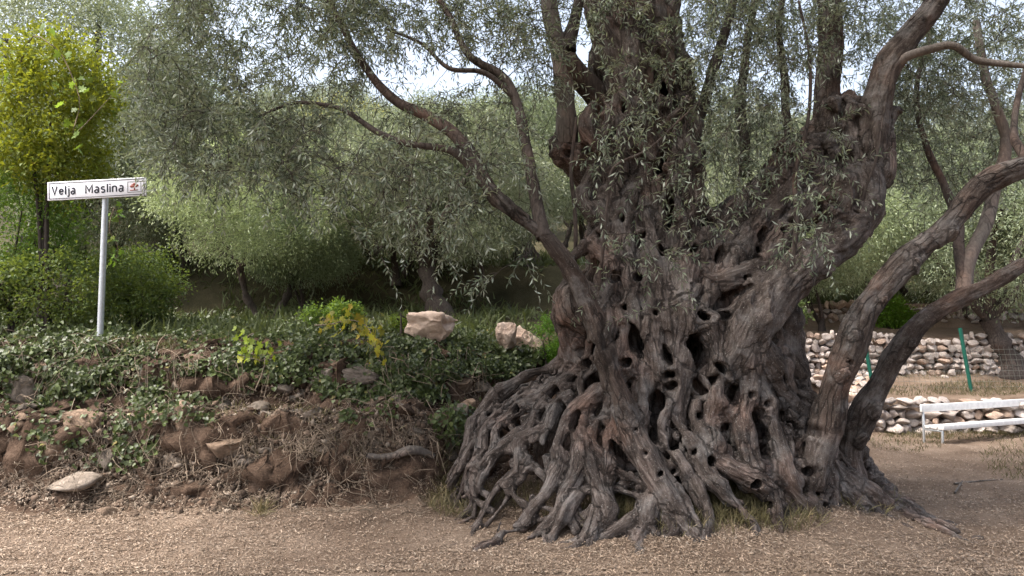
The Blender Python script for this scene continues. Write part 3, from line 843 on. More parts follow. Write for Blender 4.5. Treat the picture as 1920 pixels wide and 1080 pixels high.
# --- surface nets
def surface_nets(Fg):
    ins = Fg < 0
    sh = np.array(Fg.shape) - 1
    cnt = np.zeros(tuple(sh), np.uint8)
    for i in (0, 1):
        for j in (0, 1):
            for k_ in (0, 1):
                cnt += ins[i:i + sh[0], j:j + sh[1], k_:k_ + sh[2]]
    act = (cnt > 0) & (cnt < 8)
    idx = np.argwhere(act)
    vid = np.full(tuple(sh), -1, np.int32)
    vid[idx[:, 0], idx[:, 1], idx[:, 2]] = np.arange(len(idx))
    c = {}
    for i in (0, 1):
        for j in (0, 1):
            for k_ in (0, 1):
                c[(i, j, k_)] = Fg[idx[:, 0] + i, idx[:, 1] + j, idx[:, 2] + k_]
    acc = np.zeros((len(idx), 3)); num = np.zeros(len(idx))
    for a_ in c:
        for ax in range(3):
            if a_[ax] == 0:
                b_ = list(a_); b_[ax] = 1; b_ = tuple(b_)
                f0, f1 = c[a_], c[b_]
                x = (f0 < 0) != (f1 < 0)
                t = np.where(x, f0 / np.where(x, f0 - f1, 1), 0)
                p = np.tile(np.array(a_, float), (len(idx), 1)); p[:, ax] += t
                acc += p * x[:, None]; num += x
    V = idx + acc / num[:, None]
    quads = []
    n0, n1, n2 = Fg.shape
    for ax in range(3):
        s0 = [slice(1, n0 - 1), slice(1, n1 - 1), slice(1, n2 - 1)]
        s1 = [slice(1, n0 - 1), slice(1, n1 - 1), slice(1, n2 - 1)]
        s0[ax] = slice(0, Fg.shape[ax] - 1); s1[ax] = slice(1, Fg.shape[ax])
        a_, b_ = ins[tuple(s0)], ins[tuple(s1)]
        e = np.argwhere(a_ != b_)
        base = e.copy()
        for q in range(3):
            if q != ax: base[:, q] += 1
        flip = a_[e[:, 0], e[:, 1], e[:, 2]]
        u, w = (ax + 1) % 3, (ax + 2) % 3
        def cell(du, dw):
            b2 = base.copy(); b2[:, u] -= du; b2[:, w] -= dw
            return vid[b2[:, 0], b2[:, 1], b2[:, 2]]
        qd = np.stack([cell(1, 1), cell(0, 1), cell(0, 0), cell(1, 0)], -1)
        qd[~flip] = qd[~flip][:, ::-1]
        quads.append(qd)
    Q = np.concatenate(quads)
    return V, Q[(Q >= 0).all(1)]


WV, WF = surface_nets(FLD)
ii = np.minimum(np.round(WV).astype(int), np.array(FLD.shape) - 1)
vid_chain = IDG[ii[:, 0], ii[:, 1], ii[:, 2]]
WV = WV * VX + np.array([X0, Y0, Z0])
# bark coordinates: across the strand at full scale, along it drawn out
BK = WV * np.array([1, 1, .22])
ALONG = np.zeros(len(WV))
for cid, (pts, rad, grp) in enumerate(CHAINS):
    sel = np.where(vid_chain == cid)[0]
    if not len(sel): continue
    p = WV[sel]
    best = np.full(len(sel), 1e9); bk = np.zeros((len(sel), 3)); al = np.zeros(len(sel))
    s0 = 0.0
    for q in range(len(pts) - 1):
        v = pts[q + 1] - pts[q]; L = np.linalg.norm(v)
        if L < 1e-6: continue
        v = v / L
        rel = p - pts[q]; t = np.clip(rel @ v, 0, L)
        off = rel - t[:, None] * v
        d = np.linalg.norm(off, axis=1)
        ok = d < best
        best[ok] = d[ok]
        ref = np.array([1.0, 0, 0]) if abs(v[0]) < .8 else np.array([0, 1.0, 0])
        e1 = nrm(np.cross(v, ref)); e2 = np.cross(v, e1)
        bk[ok] = np.stack([off @ e1, off @ e2, (s0 + t) * .2], -1)[ok]
        al[ok] = (s0 + t[ok])
        s0 += L
    BK[sel] = bk + cid * 1.37
    ALONG[sel] = al / max(s0, 1e-6)
# fold fine flutes into the surface along the grain
d1 = WV[WF[:, 2]] - WV[WF[:, 0]]; d2 = WV[WF[:, 3]] - WV[WF[:, 1]]
fn = np.cross(d1, d2)
VN = np.zeros_like(WV)
for q in range(4): np.add.at(VN, WF[:, q], fn)
VN = nrm(VN)
WV = WV + VN * (.016 * vnoise(BK, 20) + .009 * vnoise(BK + 9, 44))[:, None]

names = {'limb_shoot': 'smooth brown shoot rising from the right stem', 'limb_upright': 'upright shoot behind the right stem',
         'limb_leaning': 'slender stem leaning out in front of the trunk', 'limb_long': 'long straight limb sweeping up beyond the bench',
         'limb_low': 'dark curved limb rising from the outer roots'}
grp_of = np.array([c[2] for c in CHAINS] + ['trunk'])
vg = grp_of[vid_chain]
vg = np.where((vg != 'trunk') & (ALONG < np.where(vg == 'limb_leaning', .3, .12)), 'trunk', vg)
fg = vg[WF[:, 0]]
OLIVE = thing('ancient_olive_tree', (AX, AY, 0), 'huge ancient olive tree with hollow, knotted trunk and spreading web of roots', 'tree')
OFF = np.array([AX, AY, 0])
link('trunk', submesh('trunk', WV - OFF, WF[fg == 'trunk'], M['bark'], True, {'bark': BK}), OLIVE)
for g, lab in names.items():
    if (fg == g).any():
        link('limb', submesh('limb', WV - OFF, WF[fg == g], M['limbbark'], True, {'bark': BK}), OLIVE, label=lab)
del FLD, IDG


# ================================================================== limbs, twigs and leaves
def limb_tube(rows, mat, parent, off, n=None, sides=9, label=None, name='limb'):
    P = np.array([[*at(r[0], r[1], r[2]), r[3]] for r in rows])
    P = smoothpath(P, n or 6 * len(rows))
    P[:, :3] += .025 * np.stack([vnoise(P[:, :3] + 5, 2.5), vnoise(P[:, :3] + 15, 2.5), vnoise(P[:, :3] + 25, 2.5)], -1)
    rad = np.maximum(P[:, 3], .004) * (1 + .1 * vnoise(P[:, :3], 7))
    V, F = tubes(P[None, :, :3], rad[None], sides)
    link(name, mesh(name, V - off, F, mat, True), parent, label=label)
    return P


class Grow:
    """branch nodes that new twigs join to"""
    def __init__(s): s.N = np.zeros((0, 3)); s.r = np.zeros(0); s.T = []; s.TR = []
    def seed(s, P):
        s.N = np.vstack([s.N, P[:, :3]]); s.r = np.concatenate([s.r, P[:, 3]])
    def reach(s, targets, M_=9, droop=.12, rmax=.02, wig=.1, up=.1):
        done = []
        d0 = np.array([np.min(np.sum((s.N - t) ** 2, 1)) for t in targets])
        for t in np.asarray(targets)[np.argsort(d0)]:
            dd = np.sum((s.N - t) ** 2, 1)
            j = int(np.argmin(dd)); a = s.N[j]; L = math.sqrt(dd[j])
            if L < .05: continue
            u = np.linspace(0, 1, M_)[:, None]
            mid = (a + t) / 2 + np.array([0, 0, up * L]) + rng.normal(0, wig * L, 3)
            P = (1 - u) ** 2 * a + 2 * u * (1 - u) * mid + u * u * t
            P[1:-1] += rng.normal(0, .018 * L, (M_ - 2, 3))
            r0 = min(rmax, .0035 + .007 * L, max(s.r[j] * .8, .003))
            rr = np.linspace(r0, max(.0022, r0 * .35), M_)
            s.T.append(P); s.TR.append(rr)
            s.N = np.vstack([s.N, P[2:]]); s.r = np.concatenate([s.r, rr[2:]])
            done.append((t, nrm(P[-1] - P[-3])))
        return done


def sprays(ends, per, L=(.22, .45), K=11, leaf=(.05, .085), width=.0145, droop=.22, spread=.95, hang=0.0, lv=2, drop=.12):
    """leafy olive twigs at branch ends -> (twig verts, faces, leaf verts, faces, leaf random)"""
    B = np.repeat(np.array([e[0] for e in ends]), per, 0); D = np.repeat(np.array([e[1] for e in ends]), per, 0)
    n = len(B)
    D = nrm(D * .8 + rng.normal(0, spread, (n, 3)) + np.array([0, 0, -hang * .35]))
    Ln = rng.uniform(L[0], L[1], n)
    u = np.linspace(0, 1, K)
    P = B[:, None] + D[:, None] * (Ln[:, None] * u)[..., None]
    P[..., 2] -= (droop * Ln)[:, None] * u ** 2
    P += rng.normal(0, .006, P.shape) * u[None, :, None]
    tv, tf = tubes(P[:, ::2], np.tile(np.linspace(.0028, .0012, len(u[::2])), (n, 1)), 3)
    tg = nrm(np.gradient(P, axis=1))
    rnd = nrm(rng.normal(size=(n, 1, 3))); e1 = nrm(np.cross(tg, np.broadcast_to(rnd, tg.shape))); e2 = np.cross(tg, e1)
    alt = (np.arange(K) % 2)[None, :, None]
    side = np.where(alt == 0, e1, e2)
    LB, LD, LN = [], [], []
    for sgn in ((1, -1) if lv == 2 else (1,)):
        d = nrm(tg * .75 + sgn * side * .8 + rng.normal(0, .22, P.shape) + np.array([0, 0, -.15]))
        LB.append(P[:, 1:].reshape(-1, 3)); LD.append(d[:, 1:].reshape(-1, 3))
        LN.append(nrm(tg * .5 + rng.normal(0, .35, P.shape) + np.array([0, 0, .7]))[:, 1:].reshape(-1, 3))
    LB, LD, LN = map(np.concatenate, (LB, LD, LN))
    keep = rng.random(len(LB)) > drop
    LB, LD, LN = LB[keep], LD[keep], LN[keep]
    m = len(LB)
    V, F = leaf_quads(LB, LD, LN, rng.uniform(leaf[0], leaf[1], m), rng.uniform(.8, 1.25, m) * width)
    return tv, tf, V, F, np.repeat(rng.random(m), 4)


G = Grow()
for P in (PC, PV, PE, PF):
    G.seed(P[len(P) // 3:])
G.seed(PD[-8:])
limbs = [
    ([(905, 330, 6.3, .075), (862, 262, 6.4, .06), (800, 215, 6.6, .05), (740, 190, 6.7, .045), (690, 135, 6.8, .038), (650, 60, 6.9, .03), (600, -30, 7, .025)], M['limb']),
    ([(910, 345, 6.28, .05), (850, 285, 6.25, .036), (770, 270, 6.3, .03), (700, 245, 6.4, .025), (630, 205, 6.5, .02), (560, 190, 6.6, .016), (480, 215, 6.7, .011)], M['limb']),
    ([(1022, 448, 6.2, .075), (1005, 380, 6.3, .058), (992, 290, 6.4, .05), (968, 190, 6.5, .045), (935, 140, 6.55, .04), (880, 105, 6.6, .035), (850, 40, 6.7, .03), (800, -50, 6.8, .028)], M['limb']),
    ([(965, 185, 6.5, .03), (905, 135, 6.5, .024), (840, 125, 6.6, .02), (790, 80, 6.7, .016), (720, 50, 6.8, .012)], M['limb']),
    ([(1066, 270, 7.2, .11), (1062, 200, 7.2, .10), (1052, 110, 7.2, .09), (1035, 20, 7.2, .085), (1025, -60, 7.2, .08)], M['palelimb']),
    ([(1150, 220, 7.4, .15), (1110, 165, 7.3, .13), (1065, 110, 7.2, .11), (1080, 40, 7.3, .06), (1095, -50, 7.3, .05)], M['limb']),
    ([(1660, 135, 7.0, .06), (1700, 105, 6.9, .045), (1750, 92, 6.8, .04), (1790, 88, 6.7, .038), (1830, 112, 6.7, .034), (1880, 118, 6.6, .028), (1940, 125, 6.5, .02)], M['palelimb']),
    ([(1808, 553, 7.04, .075), (1815, 500, 7.2, .07), (1845, 420, 7.4, .065), (1870, 340, 7.5, .06), (1885, 260, 7.6, .055), (1850, 150, 7.7, .045), (1830, 40, 7.8, .04)], M['palelimb']),
    ([(1812, 545, 7.05, .06), (1800, 470, 7.3, .05), (1790, 400, 7.5, .045), (1745, 300, 7.7, .035), (1720, 180, 7.8, .03), (1745, 60, 8, .025)], M['limb']),
    ([(1640, 395, 6.9, 0.014), (1625, 440, 6.8, 0.017), (1615, 370, 6.75, 0.014), (1640, 300, 6.7, 0.011), (1660, 200, 6.7, 0.008)], M['limb']),
    ([(1490, 500, 6.5, 0.021), (1495, 420, 6.5, 0.022), (1490, 330, 6.55, 0.021), (1510, 250, 6.6, 0.017), (1520, 130, 6.6, 0.014), (1500, 0, 6.6, 0.011)], M['limb']),
    ([(1075, 500, 6.9, .02), (1078, 440, 6.85, .02), (1070, 330, 6.8, .018), (1082, 220, 6.8, .014)], M['limb']),
    ([(1120, 560, 6.6, 0.015), (1128, 470, 6.5, 0.015), (1140, 370, 6.5, 0.014), (1150, 310, 6.45, 0.013), (1215, 275, 6.4, 0.010), (1290, 210, 6.3, 0.007)], M['limb']),
    ([(1400, 330, 7.6, .06), (1390, 200, 7.8, .055), (1400, 100, 7.9, .045), (1420, -20, 8, .04)], M['limb']),
    ([(1300, 250, 7.5, .07), (1340, 130, 7.7, .06), (1370, 20, 7.8, .05), (1380, -60, 7.9, .04)], M['limb']),
    ([(1480, 330, 7.5, .05), (1475, 180, 7.7, .045), (1460, 60, 7.8, .035), (1480, -50, 7.9, .03)], M['limb']),
    ([(1930, 305, 6.3, .05), (1900, 230, 6.6, .03), (1930, 100, 6.8, .025)], M['limb']),
    ([(1170, -40, 7.6, .3), (1060, -220, 7.6, .2), (900, -330, 7.2, .12), (700, -400, 6.8, .08), (450, -380, 6.5, .05)], M['limb']),
    ([(1180, -40, 7.6, .3), (1230, -260, 7.4, .2), (1380, -420, 7, .12), (1500, -560, 6.6, .08)], M['limb']),
    ([(1800, -50, 7.0, .1), (1880, -200, 6.8, .08), (1950, -350, 6.4, .05)], M['limb']),
]
for rows, mt in limbs:
    P = limb_tube(rows, mt, OLIVE, OFF)
    G.seed(P[2:])


def in_pix(px, py, rx, ry, d0, d1, n):
    a = rng.uniform(0, 2 * np.pi, n); r = np.sqrt(rng.random(n)); dd = rng.uniform(d0, d1, n)
    return at(px + rx * r * np.cos(a), py + ry * r * np.sin(a), dd)


ends_dense, ends_thin = [], []
for px, py, rx, ry, d0, d1, n, hang in [
    (470, 130, 220, 190, 6.2, 9.2, 180, .5), (340, 130, 85, 190, 6.4, 8.4, 110, .4), (430, 260, 150, 70, 6.0, 7.8, 80, .5),
    (640, 40, 120, 80, 6.2, 8.4, 34, .4), (640, 310, 150, 70, 5.8, 7.5, 34, .5), (830, 290, 130, 120, 5.6, 7.6, 46, .5), (800, 50, 190, 70, 6, 8.0, 55, .4), (980, 120, 70, 90, 6.3, 7.6, 24, .4),
    (1360, 90, 140, 130, 6.5, 8.8, 110, .4), (1400, 240, 120, 90, 6.2, 8.5, 60, .5), (1500, 50, 90, 70, 6.3, 8.5, 30, .4),
    (1000, 10, 170, 50, 6.4, 8.2, 46, .3), (1450, 0, 220, 50, 6.6, 8.8, 70, .3), (700, 0, 200, 40, 6.4, 8.6, 40, .3), (1780, 90, 170, 120, 7.2, 9.8, 190, .4), (1790, 270, 140, 100, 7.5, 10., 130, .4), (1680, 200, 60, 120, 7.2, 9, 40, .4)]:
    ends_dense += [(e, hang) for e in G.reach(in_pix(px, py, rx, ry, d0, d1, n), rmax=.018)]
for px, py, rx, ry, d0, d1, n, hang in [
    (1160, 230, 80, 230, 5.9, 6.8, 34, .6), (1200, 500, 60, 90, 6.0, 6.4, 8, .5), (1500, 420, 50, 60, 6.0, 6.5, 8, .7), (1330, 350, 80, 110, 6.2, 6.9, 22, .6), (1560, 330, 70, 120, 6.2, 6.8, 14, .7),
    (900, 450, 100, 70, 5.8, 6.8, 9, .5), (700, 430, 120, 50, 5.8, 7, 8, .5), (960, 300, 60, 140, 5.8, 7.4, 26, .6)]:
    ends_thin += [(e, hang) for e in G.reach(in_pix(px, py, rx, ry, d0, d1, n), rmax=.008, wig=.16)]
n = 900
tp = np.stack([rng.uniform(-5.5, 6, n), rng.uniform(.5, 9.5, n), rng.uniform(0, 2.2, n)], -1)  # unseen crown overhead, added to shade the trunk and ground
tp[:, 2] += np.maximum(4.9, 2.1 + .5 * tp[:, 1]) + .12 * np.abs(tp[:, 0] - 1.5) * 0
bare = G.reach(np.concatenate([in_pix(720, 290, 200, 140, 5.8, 7.8, 430), in_pix(930, 250, 120, 200, 6, 7.8, 120), in_pix(1500, 250, 150, 180, 6.3, 7.6, 120), in_pix(1780, 330, 140, 160, 7.2, 9.5, 130), in_pix(560, 320, 200, 90, 6, 7.6, 160)]), M_=9, rmax=.012, wig=.14)
ends_shade = G.reach(tp, rmax=.03)
tw, lf = Acc(), Acc()
for ends, per in ((ends_dense, 4), (ends_thin, 2)):
    for hv in sorted(set(h for _, h in ends)):
        es = [e for e, h in ends if h == hv]
        far_left = [e for e in es if e[0][0] < -1.2]; rest = [e for e in es if e[0][0] >= -1.2]
        if far_left:
            tv, tf, V, F, a = sprays(far_left, per, hang=hv, leaf=(.055, .09), width=.0155)
            tw.add(tv, tf); lf.add(V, F, a)
        if not rest: continue
        tv, tf, V, F, a = sprays(rest, per, hang=hv)
        tw.add(tv, tf); lf.add(V, F, a)
tv, tf, V, F, a = sprays(ends_shade, 3, leaf=(.11, .15), width=.042, L=(.4, .7), hang=.0, droop=.1)  # oversized leaves for the added shading crown out of view
tw.add(tv, tf); lf.add(V, F, a)
V, F = tubes(np.array(G.T), np.array(G.TR), 4); tw.add(V, F)
link('twigs', tw.mesh('twigs', M['twig'], True, OFF), OLIVE, kind='stuff')
link('crown', lf.mesh('crown', M['olive'], False, OFF), OLIVE, kind='stuff')


# ================================================================== trees and shrubs of the grove
def clump_leaves(C, per, rad, leaf, width, shape=leaf_quads, outward=None, hang=.2):
    n = len(C) * per
    c = np.repeat(C, per, 0)
    off = rng.normal(size=(n, 3)) * rad * .55
    D = nrm(off + rng.normal(0, .06, (n, 3)) + np.array([0, 0, -hang * rad]))
    N = nrm(np.array([0, 0, 1.0]) + rng.normal(0, .7, (n, 3)))
    V, F = shape(c + off, D, N, rng.uniform(leaf * .75, leaf * 1.2, n), rng.uniform(.8, 1.2, n) * width)
    return V, F, np.repeat(np.clip(rng.random(n) * .7 + np.repeat(rng.random(len(C)), per) * .3, 0, 1), len(V) // n)


def olive_variant(h, spread, nclump, trunk_r, stems=1, seedv=0, per=42, leaf=.085, width=.024):
    """one grove tree at the origin: (trunk mesh, crown mesh)"""
    tr, cr = Acc(), Acc()
    g = Grow(); fork = h * .3
    bases = [np.array([0, 0, 0.0])] if stems == 1 else [np.array([rng.normal(0, .35), rng.normal(0, .2), 0]) for _ in range(stems)]
    for b in bases:
        lean = rng.normal(0, .18, 2)
        fk = b + np.array([lean[0] * h * .4, lean[1] * h * .4, fork * rng.uniform(.8, 1.15)])
        r_ = trunk_r if stems == 1 else trunk_r * .5
        P = smoothpath(np.array([[*(b + [0, 0, -.3]), r_ * 1.9], [*(b + [0, 0, .15]), r_ * 1.35], [*((b + fk) / 2 + rng.normal(0, .06, 3)), r_], [*fk, r_ * 1.05]]), 12)
        V, F = tubes(P[None, :, :3], (P[:, 3] * (1 + .2 * rng.normal(size=12)).clip(.8, 1.3))[None], 10)
        V = V + .25 * r_ * np.stack([vnoise(V, 6), vnoise(V + 9, 6), 0 * V[:, 0]], -1)
        tr.add(V, F)
        for q in range(5 if stems == 1 else 3):
            a = q / 5 * 2 * np.pi + rng.uniform(-.4, .4)
            e = fk + np.array([math.cos(a) * spread * .6, math.sin(a) * spread * .6, h * rng.uniform(.3, .5)])
            m_ = (fk + e) / 2 + np.array([0, 0, .12 * h]) * rng.uniform(-.5, 1) + rng.normal(0, .1, 3)
            P = smoothpath(np.array([[*fk, r_ * .65], [*m_, r_ * .42], [*e, r_ * .16]]), 10)
            V, F = tubes(P[None, :, :3], P[None, :, 3], 7); tr.add(V, F); g.seed(P)
    C = rng.normal(size=(nclump * 3, 3)); C = nrm(C) * rng.uniform(.45, 1, (len(C), 1)) ** .5
    C = C * [spread, spread, h * .36] + [0, 0, h * .66]
    C = C[fbm(C + seedv * 13, 1.1, 2) > -.25][:nclump]
    g.reach(C[::4], M_=6, rmax=.03)
    V, F = tubes(np.array(g.T), np.array(g.TR), 4); tr.add(V, F)
    V, F, a = clump_leaves(C, per, .30, leaf, width)
    cr.add(V, F, a)
    return tr.mesh('trunk', M['limb'], True), cr.mesh('crown', M['olive_far'])


VAR = [olive_variant(4.6, 2.2, 1000, .20, 1, 0), olive_variant(4.2, 2.5, 1100, .16, 2, 1), olive_variant(5.2, 2.3, 1050, .24, 1, 2), olive_variant(3.6, 1.9, 900, .09, 3, 3)]


def grove(px, Y, var, sc, label, tint=(1, 1, 1), rot=None, sz=1.0, group=None, name='olive_tree', dz=0, thin=1.0):
    X = (px - 960) / FPX * Y
    z = float(height(np.array(X), np.array(float(Y)), False)) + dz
    t = thing(name, (X, Y, z - .03), label, 'tree', group)
    t.rotation_euler = (0, 0, rot if rot is not None else rng.uniform(0, 6.28)); t.scale = (sc * thin, sc * thin, sc * sz)
    a = link('trunk', VAR[var][0], t); b = link('crown', VAR[var][1], t, kind='stuff')
    b.color = (*tint, 1); a.color = (1, 1, 1, 1)
    return t


grove(480, 12.7, 1, .74, 'low bushy light green olive tree with dark twin stems behind the ivied bank', (1.5, 1.55, 1.25), rot=.5)
grove(560, 13.3, 3, .62, 'small olive with forked slim stems beside the bushy light green olive', (.95, 1.05, .9), rot=1.3)
grove(826, 12.6, 0, .80, 'olive tree with thick rosy trunk standing right behind the pale boulder', (1, 1, .95), rot=2.0)
grove(300, 17.5, 2, .9, 'grey green olive tree behind the sign and pomegranate', (.9, 1, .95), rot=.3)
grove(690, 17, 1, .8, 'dusky olive tree between the bushy olive and the rosy trunk', (.85, .9, .85), rot=1.1)
grove(980, 16.5, 0, .85, 'shaded olive tree behind the leaning stem of the ancient tree', (.9, .95, .85), rot=4)
grove(1535, 16.5, 3, .95, 'young olive on three thin stems above the rubble stones', (1.15, 1.2, 1.0), rot=.9)
grove(1885, 15.4, 0, .95, 'twisted old olive on the upper terrace behind the green fence post', (1, 1.05, .95), rot=2.8)
grove(1740, 19.5, 1, 1.0, 'broad pale olive above the top dry stone wall', (1.1, 1.15, 1.0), rot=2.8)
grove(640, 27, 1, 1.15, 'yellowish broad crowned tree on the hillside', (1.9, 1.55, .55), rot=.2)
for i, (px, Y, v, sc) in enumerate([(210, 14.2, 3, .9), (380, 15.5, 1, .8), (620, 15.6, 3, .95), (760, 15, 1, .7), (900, 14.6, 3, .85), (1010, 19, 1, .9), (540, 19, 0, .85), (1400, 17, 3, .9), (1620, 18.5, 3, 1.0), (1820, 18, 3, 1.0), (1960, 17, 1, .9), (690, 24, 1, 1.0), (120, 15, 2, 1.15), (30, 21, 0, 1.2), (430, 22, 0, 1.0), (820, 22, 2, .95), (1100, 21, 1, 1.0), (1330, 20, 0, 1.1), (1480, 23, 2, 1.0), (1640, 26, 0, 1.1),
                                    (1900, 23, 2, 1.1), (240, 28, 1, 1.2), (960, 28, 0, 1.1), (1220, 27, 1, 1.2), (1800, 31, 1, 1.2), (520, 34, 2, 1.2), (760, 36, 1, 1.3), (1080, 36, 0, 1.3),
                                    (1400, 34, 1, 1.3), (60, 36, 1, 1.3), (340, 42, 0, 1.4), (640, 45, 2, 1.4), (900, 46, 1, 1.4), (1560, 42, 0, 1.4), (1720, 44, 2, 1.4), (1950, 44, 0, 1.5), (1200, 47, 2, 1.5), (150, 48, 2, 1.5)]):
    tn = rng.uniform(.85, 1.15)
    grove(px, Y, v, sc, 'grey green olive tree among the grove climbing the hillside', (tn * 1.06, tn * 1.05, tn * 1.0), group='olive trees on the hillside')


def bush(name, px, py, Y, rx, ry, mat, label, n, per, leaf, width, cat='shrub', stems=5, shape=leaf_quads, seedv=0, hang=.1, base=None, group=None, rad=.12, tint=(1, 1, 1)):
    """leafy shrub: rx, ry in photograph pixels about the crown's centre"""
    c = at(px, py, Y); sc = Y / FPX
    z0 = float(height(np.array(c[0]), np.array(float(Y)), False))
    t = thing(name, (c[0], Y, z0), label, cat, group)
    rel = c - np.array([c[0], Y, z0]); rel[2] = max(rel[2], ry * sc * .7)
    C = nrm(rng.normal(size=(n * 3, 3))) * rng.uniform(.2, 1, (n * 3, 1)) ** .5 * [rx * sc, rx * sc * .8, ry * sc]
    C = C + rel
    C = C[(fbm(C + seedv * 7, 2.2, 2) > -.3) & (C[:, 2] > .02)][:n]
    g = Grow()
    for q in range(stems):
        e = rel + rng.normal(0, .35, 3) * [rx * sc, rx * sc, ry * sc]
        b = np.array([rng.normal(0, .08), rng.normal(0, .08), -.1])
        P = smoothpath(np.array([[*b, .03 * max(1, ry * sc)], [*((b + e) / 2 + rng.normal(0, .08, 3)), .02 * max(1, ry * sc)], [*e, .008]]), 9)
        g.seed(P); g.T.append(P[:, :3]); g.TR.append(P[:, 3])
    g.reach(C[::3], M_=9, rmax=.01)
    V, F = tubes(np.array(g.T), np.array(g.TR), 5)
    link('stems', mesh('stems', V, F, M['twig'], True), t)
    cr = Acc(); V, F, a = clump_leaves(C, per, rad, leaf, width, shape, hang=hang); cr.add(V, F, a)
    o = link('crown', cr.mesh('crown', mat), t, kind='stuff'); o.color = (*tint, 1)
    return t


bush('pomegranate_tree', 100, 215, 9.3, 130, 190, M['pome'], 'bright yellow green pomegranate tree rising behind the sign', 330, 46, .066, .030, 'tree', 4, seedv=2, rad=.13, tint=(1.25, 1.05, .8))
bush('pomegranate_tree', 30, 420, 9.6, 130, 130, M['pome'], 'lower darker green pomegranate beside the tall bright one', 190, 48, .055, .022, 'tree', 4, seedv=3, rad=.17, tint=(.6, .75, .7))
bush('leafy_shrub', 120, 540, 9.6, 190, 75, M['shrub'], 'dark leafy shrub under the pomegranate at the sign pole', 260, 45, .05, .03, seedv=4, tint=(.8, .72, .7))
bush('leafy_shrub', 270, 530, 10.5, 80, 70, M['shrub'], 'leafy green shrub just beyond the sign pole', 130, 45, .045, .028, seedv=5, tint=(.85, .8, .8))
bush('leafy_shrub', 1040, 640, 9.6, 42, 45, M['pome'], 'bright green feathery bush between the rocks and the ancient trunk', 110, 50, .035, .014, seedv=6, tint=(.7, 1, .8), rad=.09)
bush('leafy_shrub', 757, 598, 9.2, 24, 30, M['pome'], 'small feathery bright green sapling beside the big pale boulder', 40, 40, .035, .012, seedv=7, rad=.06)
bush('leafy_shrub', 1672, 608, 17.5, 38, 32, M['pome'], 'vivid green bush on top of the stone terraces', 120, 45, .06, .03, seedv=8, tint=(1, 1.25, .9))
bush('leafy_shrub', 1478, 640, 15.5, 30, 30, M['ivy'], 'dark green bush at the edge of the rubble stones', 80, 40, .07, .04, seedv=9, tint=(1.2, 1.3, 1.2))
bush('leafy_shrub', 620, 590, 9.6, 60, 20, M['shrub'], 'low fresh green shrub at the terrace edge behind the yellow vine', 70, 40, .045, .025, seedv=10, tint=(1.2, 1.2, .9), rad=.08)

# ================================================================== stones
import bmesh


def ico(sub):
    bm = bmesh.new(); bmesh.ops.create_icosphere(bm, subdivisions=sub, radius=1)
    V = np.array([v.co[:] for v in bm.verts]); F = np.array([[v.index for v in f.verts] for f in bm.faces]); bm.free()
    return V, F


def broken(V0, seedv, cuts=11, lo=.42, hi=.8, rough=.075):
    """a rock: a ball broken along flat planes, then roughened"""
    r = np.random.default_rng(seedv); V = V0.copy()
    for q in range(cuts):
        p_ = nrm(r.normal(size=3)); d = r.uniform(lo, hi)
        V = V - np.maximum(V @ p_ - d, 0)[:, None] * p_ * .95
    return V * (1 + rough * fbm(V0 + seedv, 2.2, 4)[:, None]) + rough * .3 * np.stack([fbm(V0 + 3 + seedv, 6, 3), fbm(V0 + 13 + seedv, 6, 3), fbm(V0 + 23 + seedv, 6, 3)], -1)


_iv, _if = ico(3)
SM = []
for i in range(9):
    V = broken(_iv, 40 + i); V = V / (V.max(0) - V.min(0))
    SM.append((V, _if))
STONE_W = [mesh('stone', v, f, M['stone'], True) for v, f in SM]
STONE_B = [mesh('stone', v, f, M['bankstone'], True) for v, f in SM]


def put_stone(parent, lib, loc, size, rotz=None, tilt=.18, tint=None, name='stone'):
    o = link(name, lib[rng.integers(len(lib))], parent, loc)
    o.scale = size
    o.rotation_euler = (rng.normal(0, tilt), rng.normal(0, tilt), rng.normal(0, .3) if rotz is None else rotz)
    w = rng.random()
    o.color = (*(tint if tint is not None else ((1, 1, 1) if w < .6 else ((1.08, .92, .8) if w < .85 else (.8, .8, .82)))), 1)
    return o


def dry_wall(label, x0, x1, yf, z0f, hf, sw, sh, name='dry_stone_wall', miss=0.0, back=0.1):
    """coursed rubble: each stone an object under the wall"""
    t = thing(name, ((x0 + x1) / 2, yf((x0 + x1) / 2), z0f((x0 + x1) / 2)), label, 'wall')
    o = np.array(t.location)
    z = 0.0
    hmax = max(hf(x) for x in np.linspace(x0, x1, 9))
    while z < hmax:
        ch = sh * rng.uniform(.75, 1.3); x = x0 - rng.uniform(0, sw)
        while x < x1:
            w = sw * rng.uniform(.55, 1.5); xm = x + w / 2; x += w * .97
            if z > hf(xm) - ch * .3 or rng.random() < miss: continue
            hh = ch * rng.uniform(.85, 1.25)
            loc = np.array([xm, yf(xm) + back * z + rng.normal(0, .025), z0f(xm) + z + ch * .5 + rng.normal(0, .01)])
            put_stone(t, STONE_W, loc - o, (w * 1.08, max(w, hh) * 1.1, hh * 1.12), tilt=.12)
        z += ch * .92
    return t


zr = lambda dy: (lambda x: float(height(np.array(float(x)), ytoe(x) + dy, False)))
dry_wall('low dry stone wall of rounded pale stones behind the white bench', 6.05, 9.9, lambda x: float(ytoe(x)) + .12, lambda x: -.02, lambda x: .60 + .05 * math.sin(x * 3) - .25 * float(sstep(x, 8.2, 9.4)), .22, .135)
dry_wall('long grey dry stone wall behind the wire fence', 6.0, 11.6, lambda x: float(ytoe(x)) + 2.35, lambda x: float(height(np.array(x), np.array(ytoe(x) + 2.1), False)) - .05, lambda x: .92 + .06 * math.sin(x * 2), .17, .12)
dry_wall('topmost pale dry stone wall above the fence', 6.4, 13.2, lambda x: float(ytoe(x)) + 4.75, lambda x: float(height(np.array(x), np.array(ytoe(x) + 4.5), False)) - .05, lambda x: .55 + .12 * math.sin(x * 1.7), .2, .14)
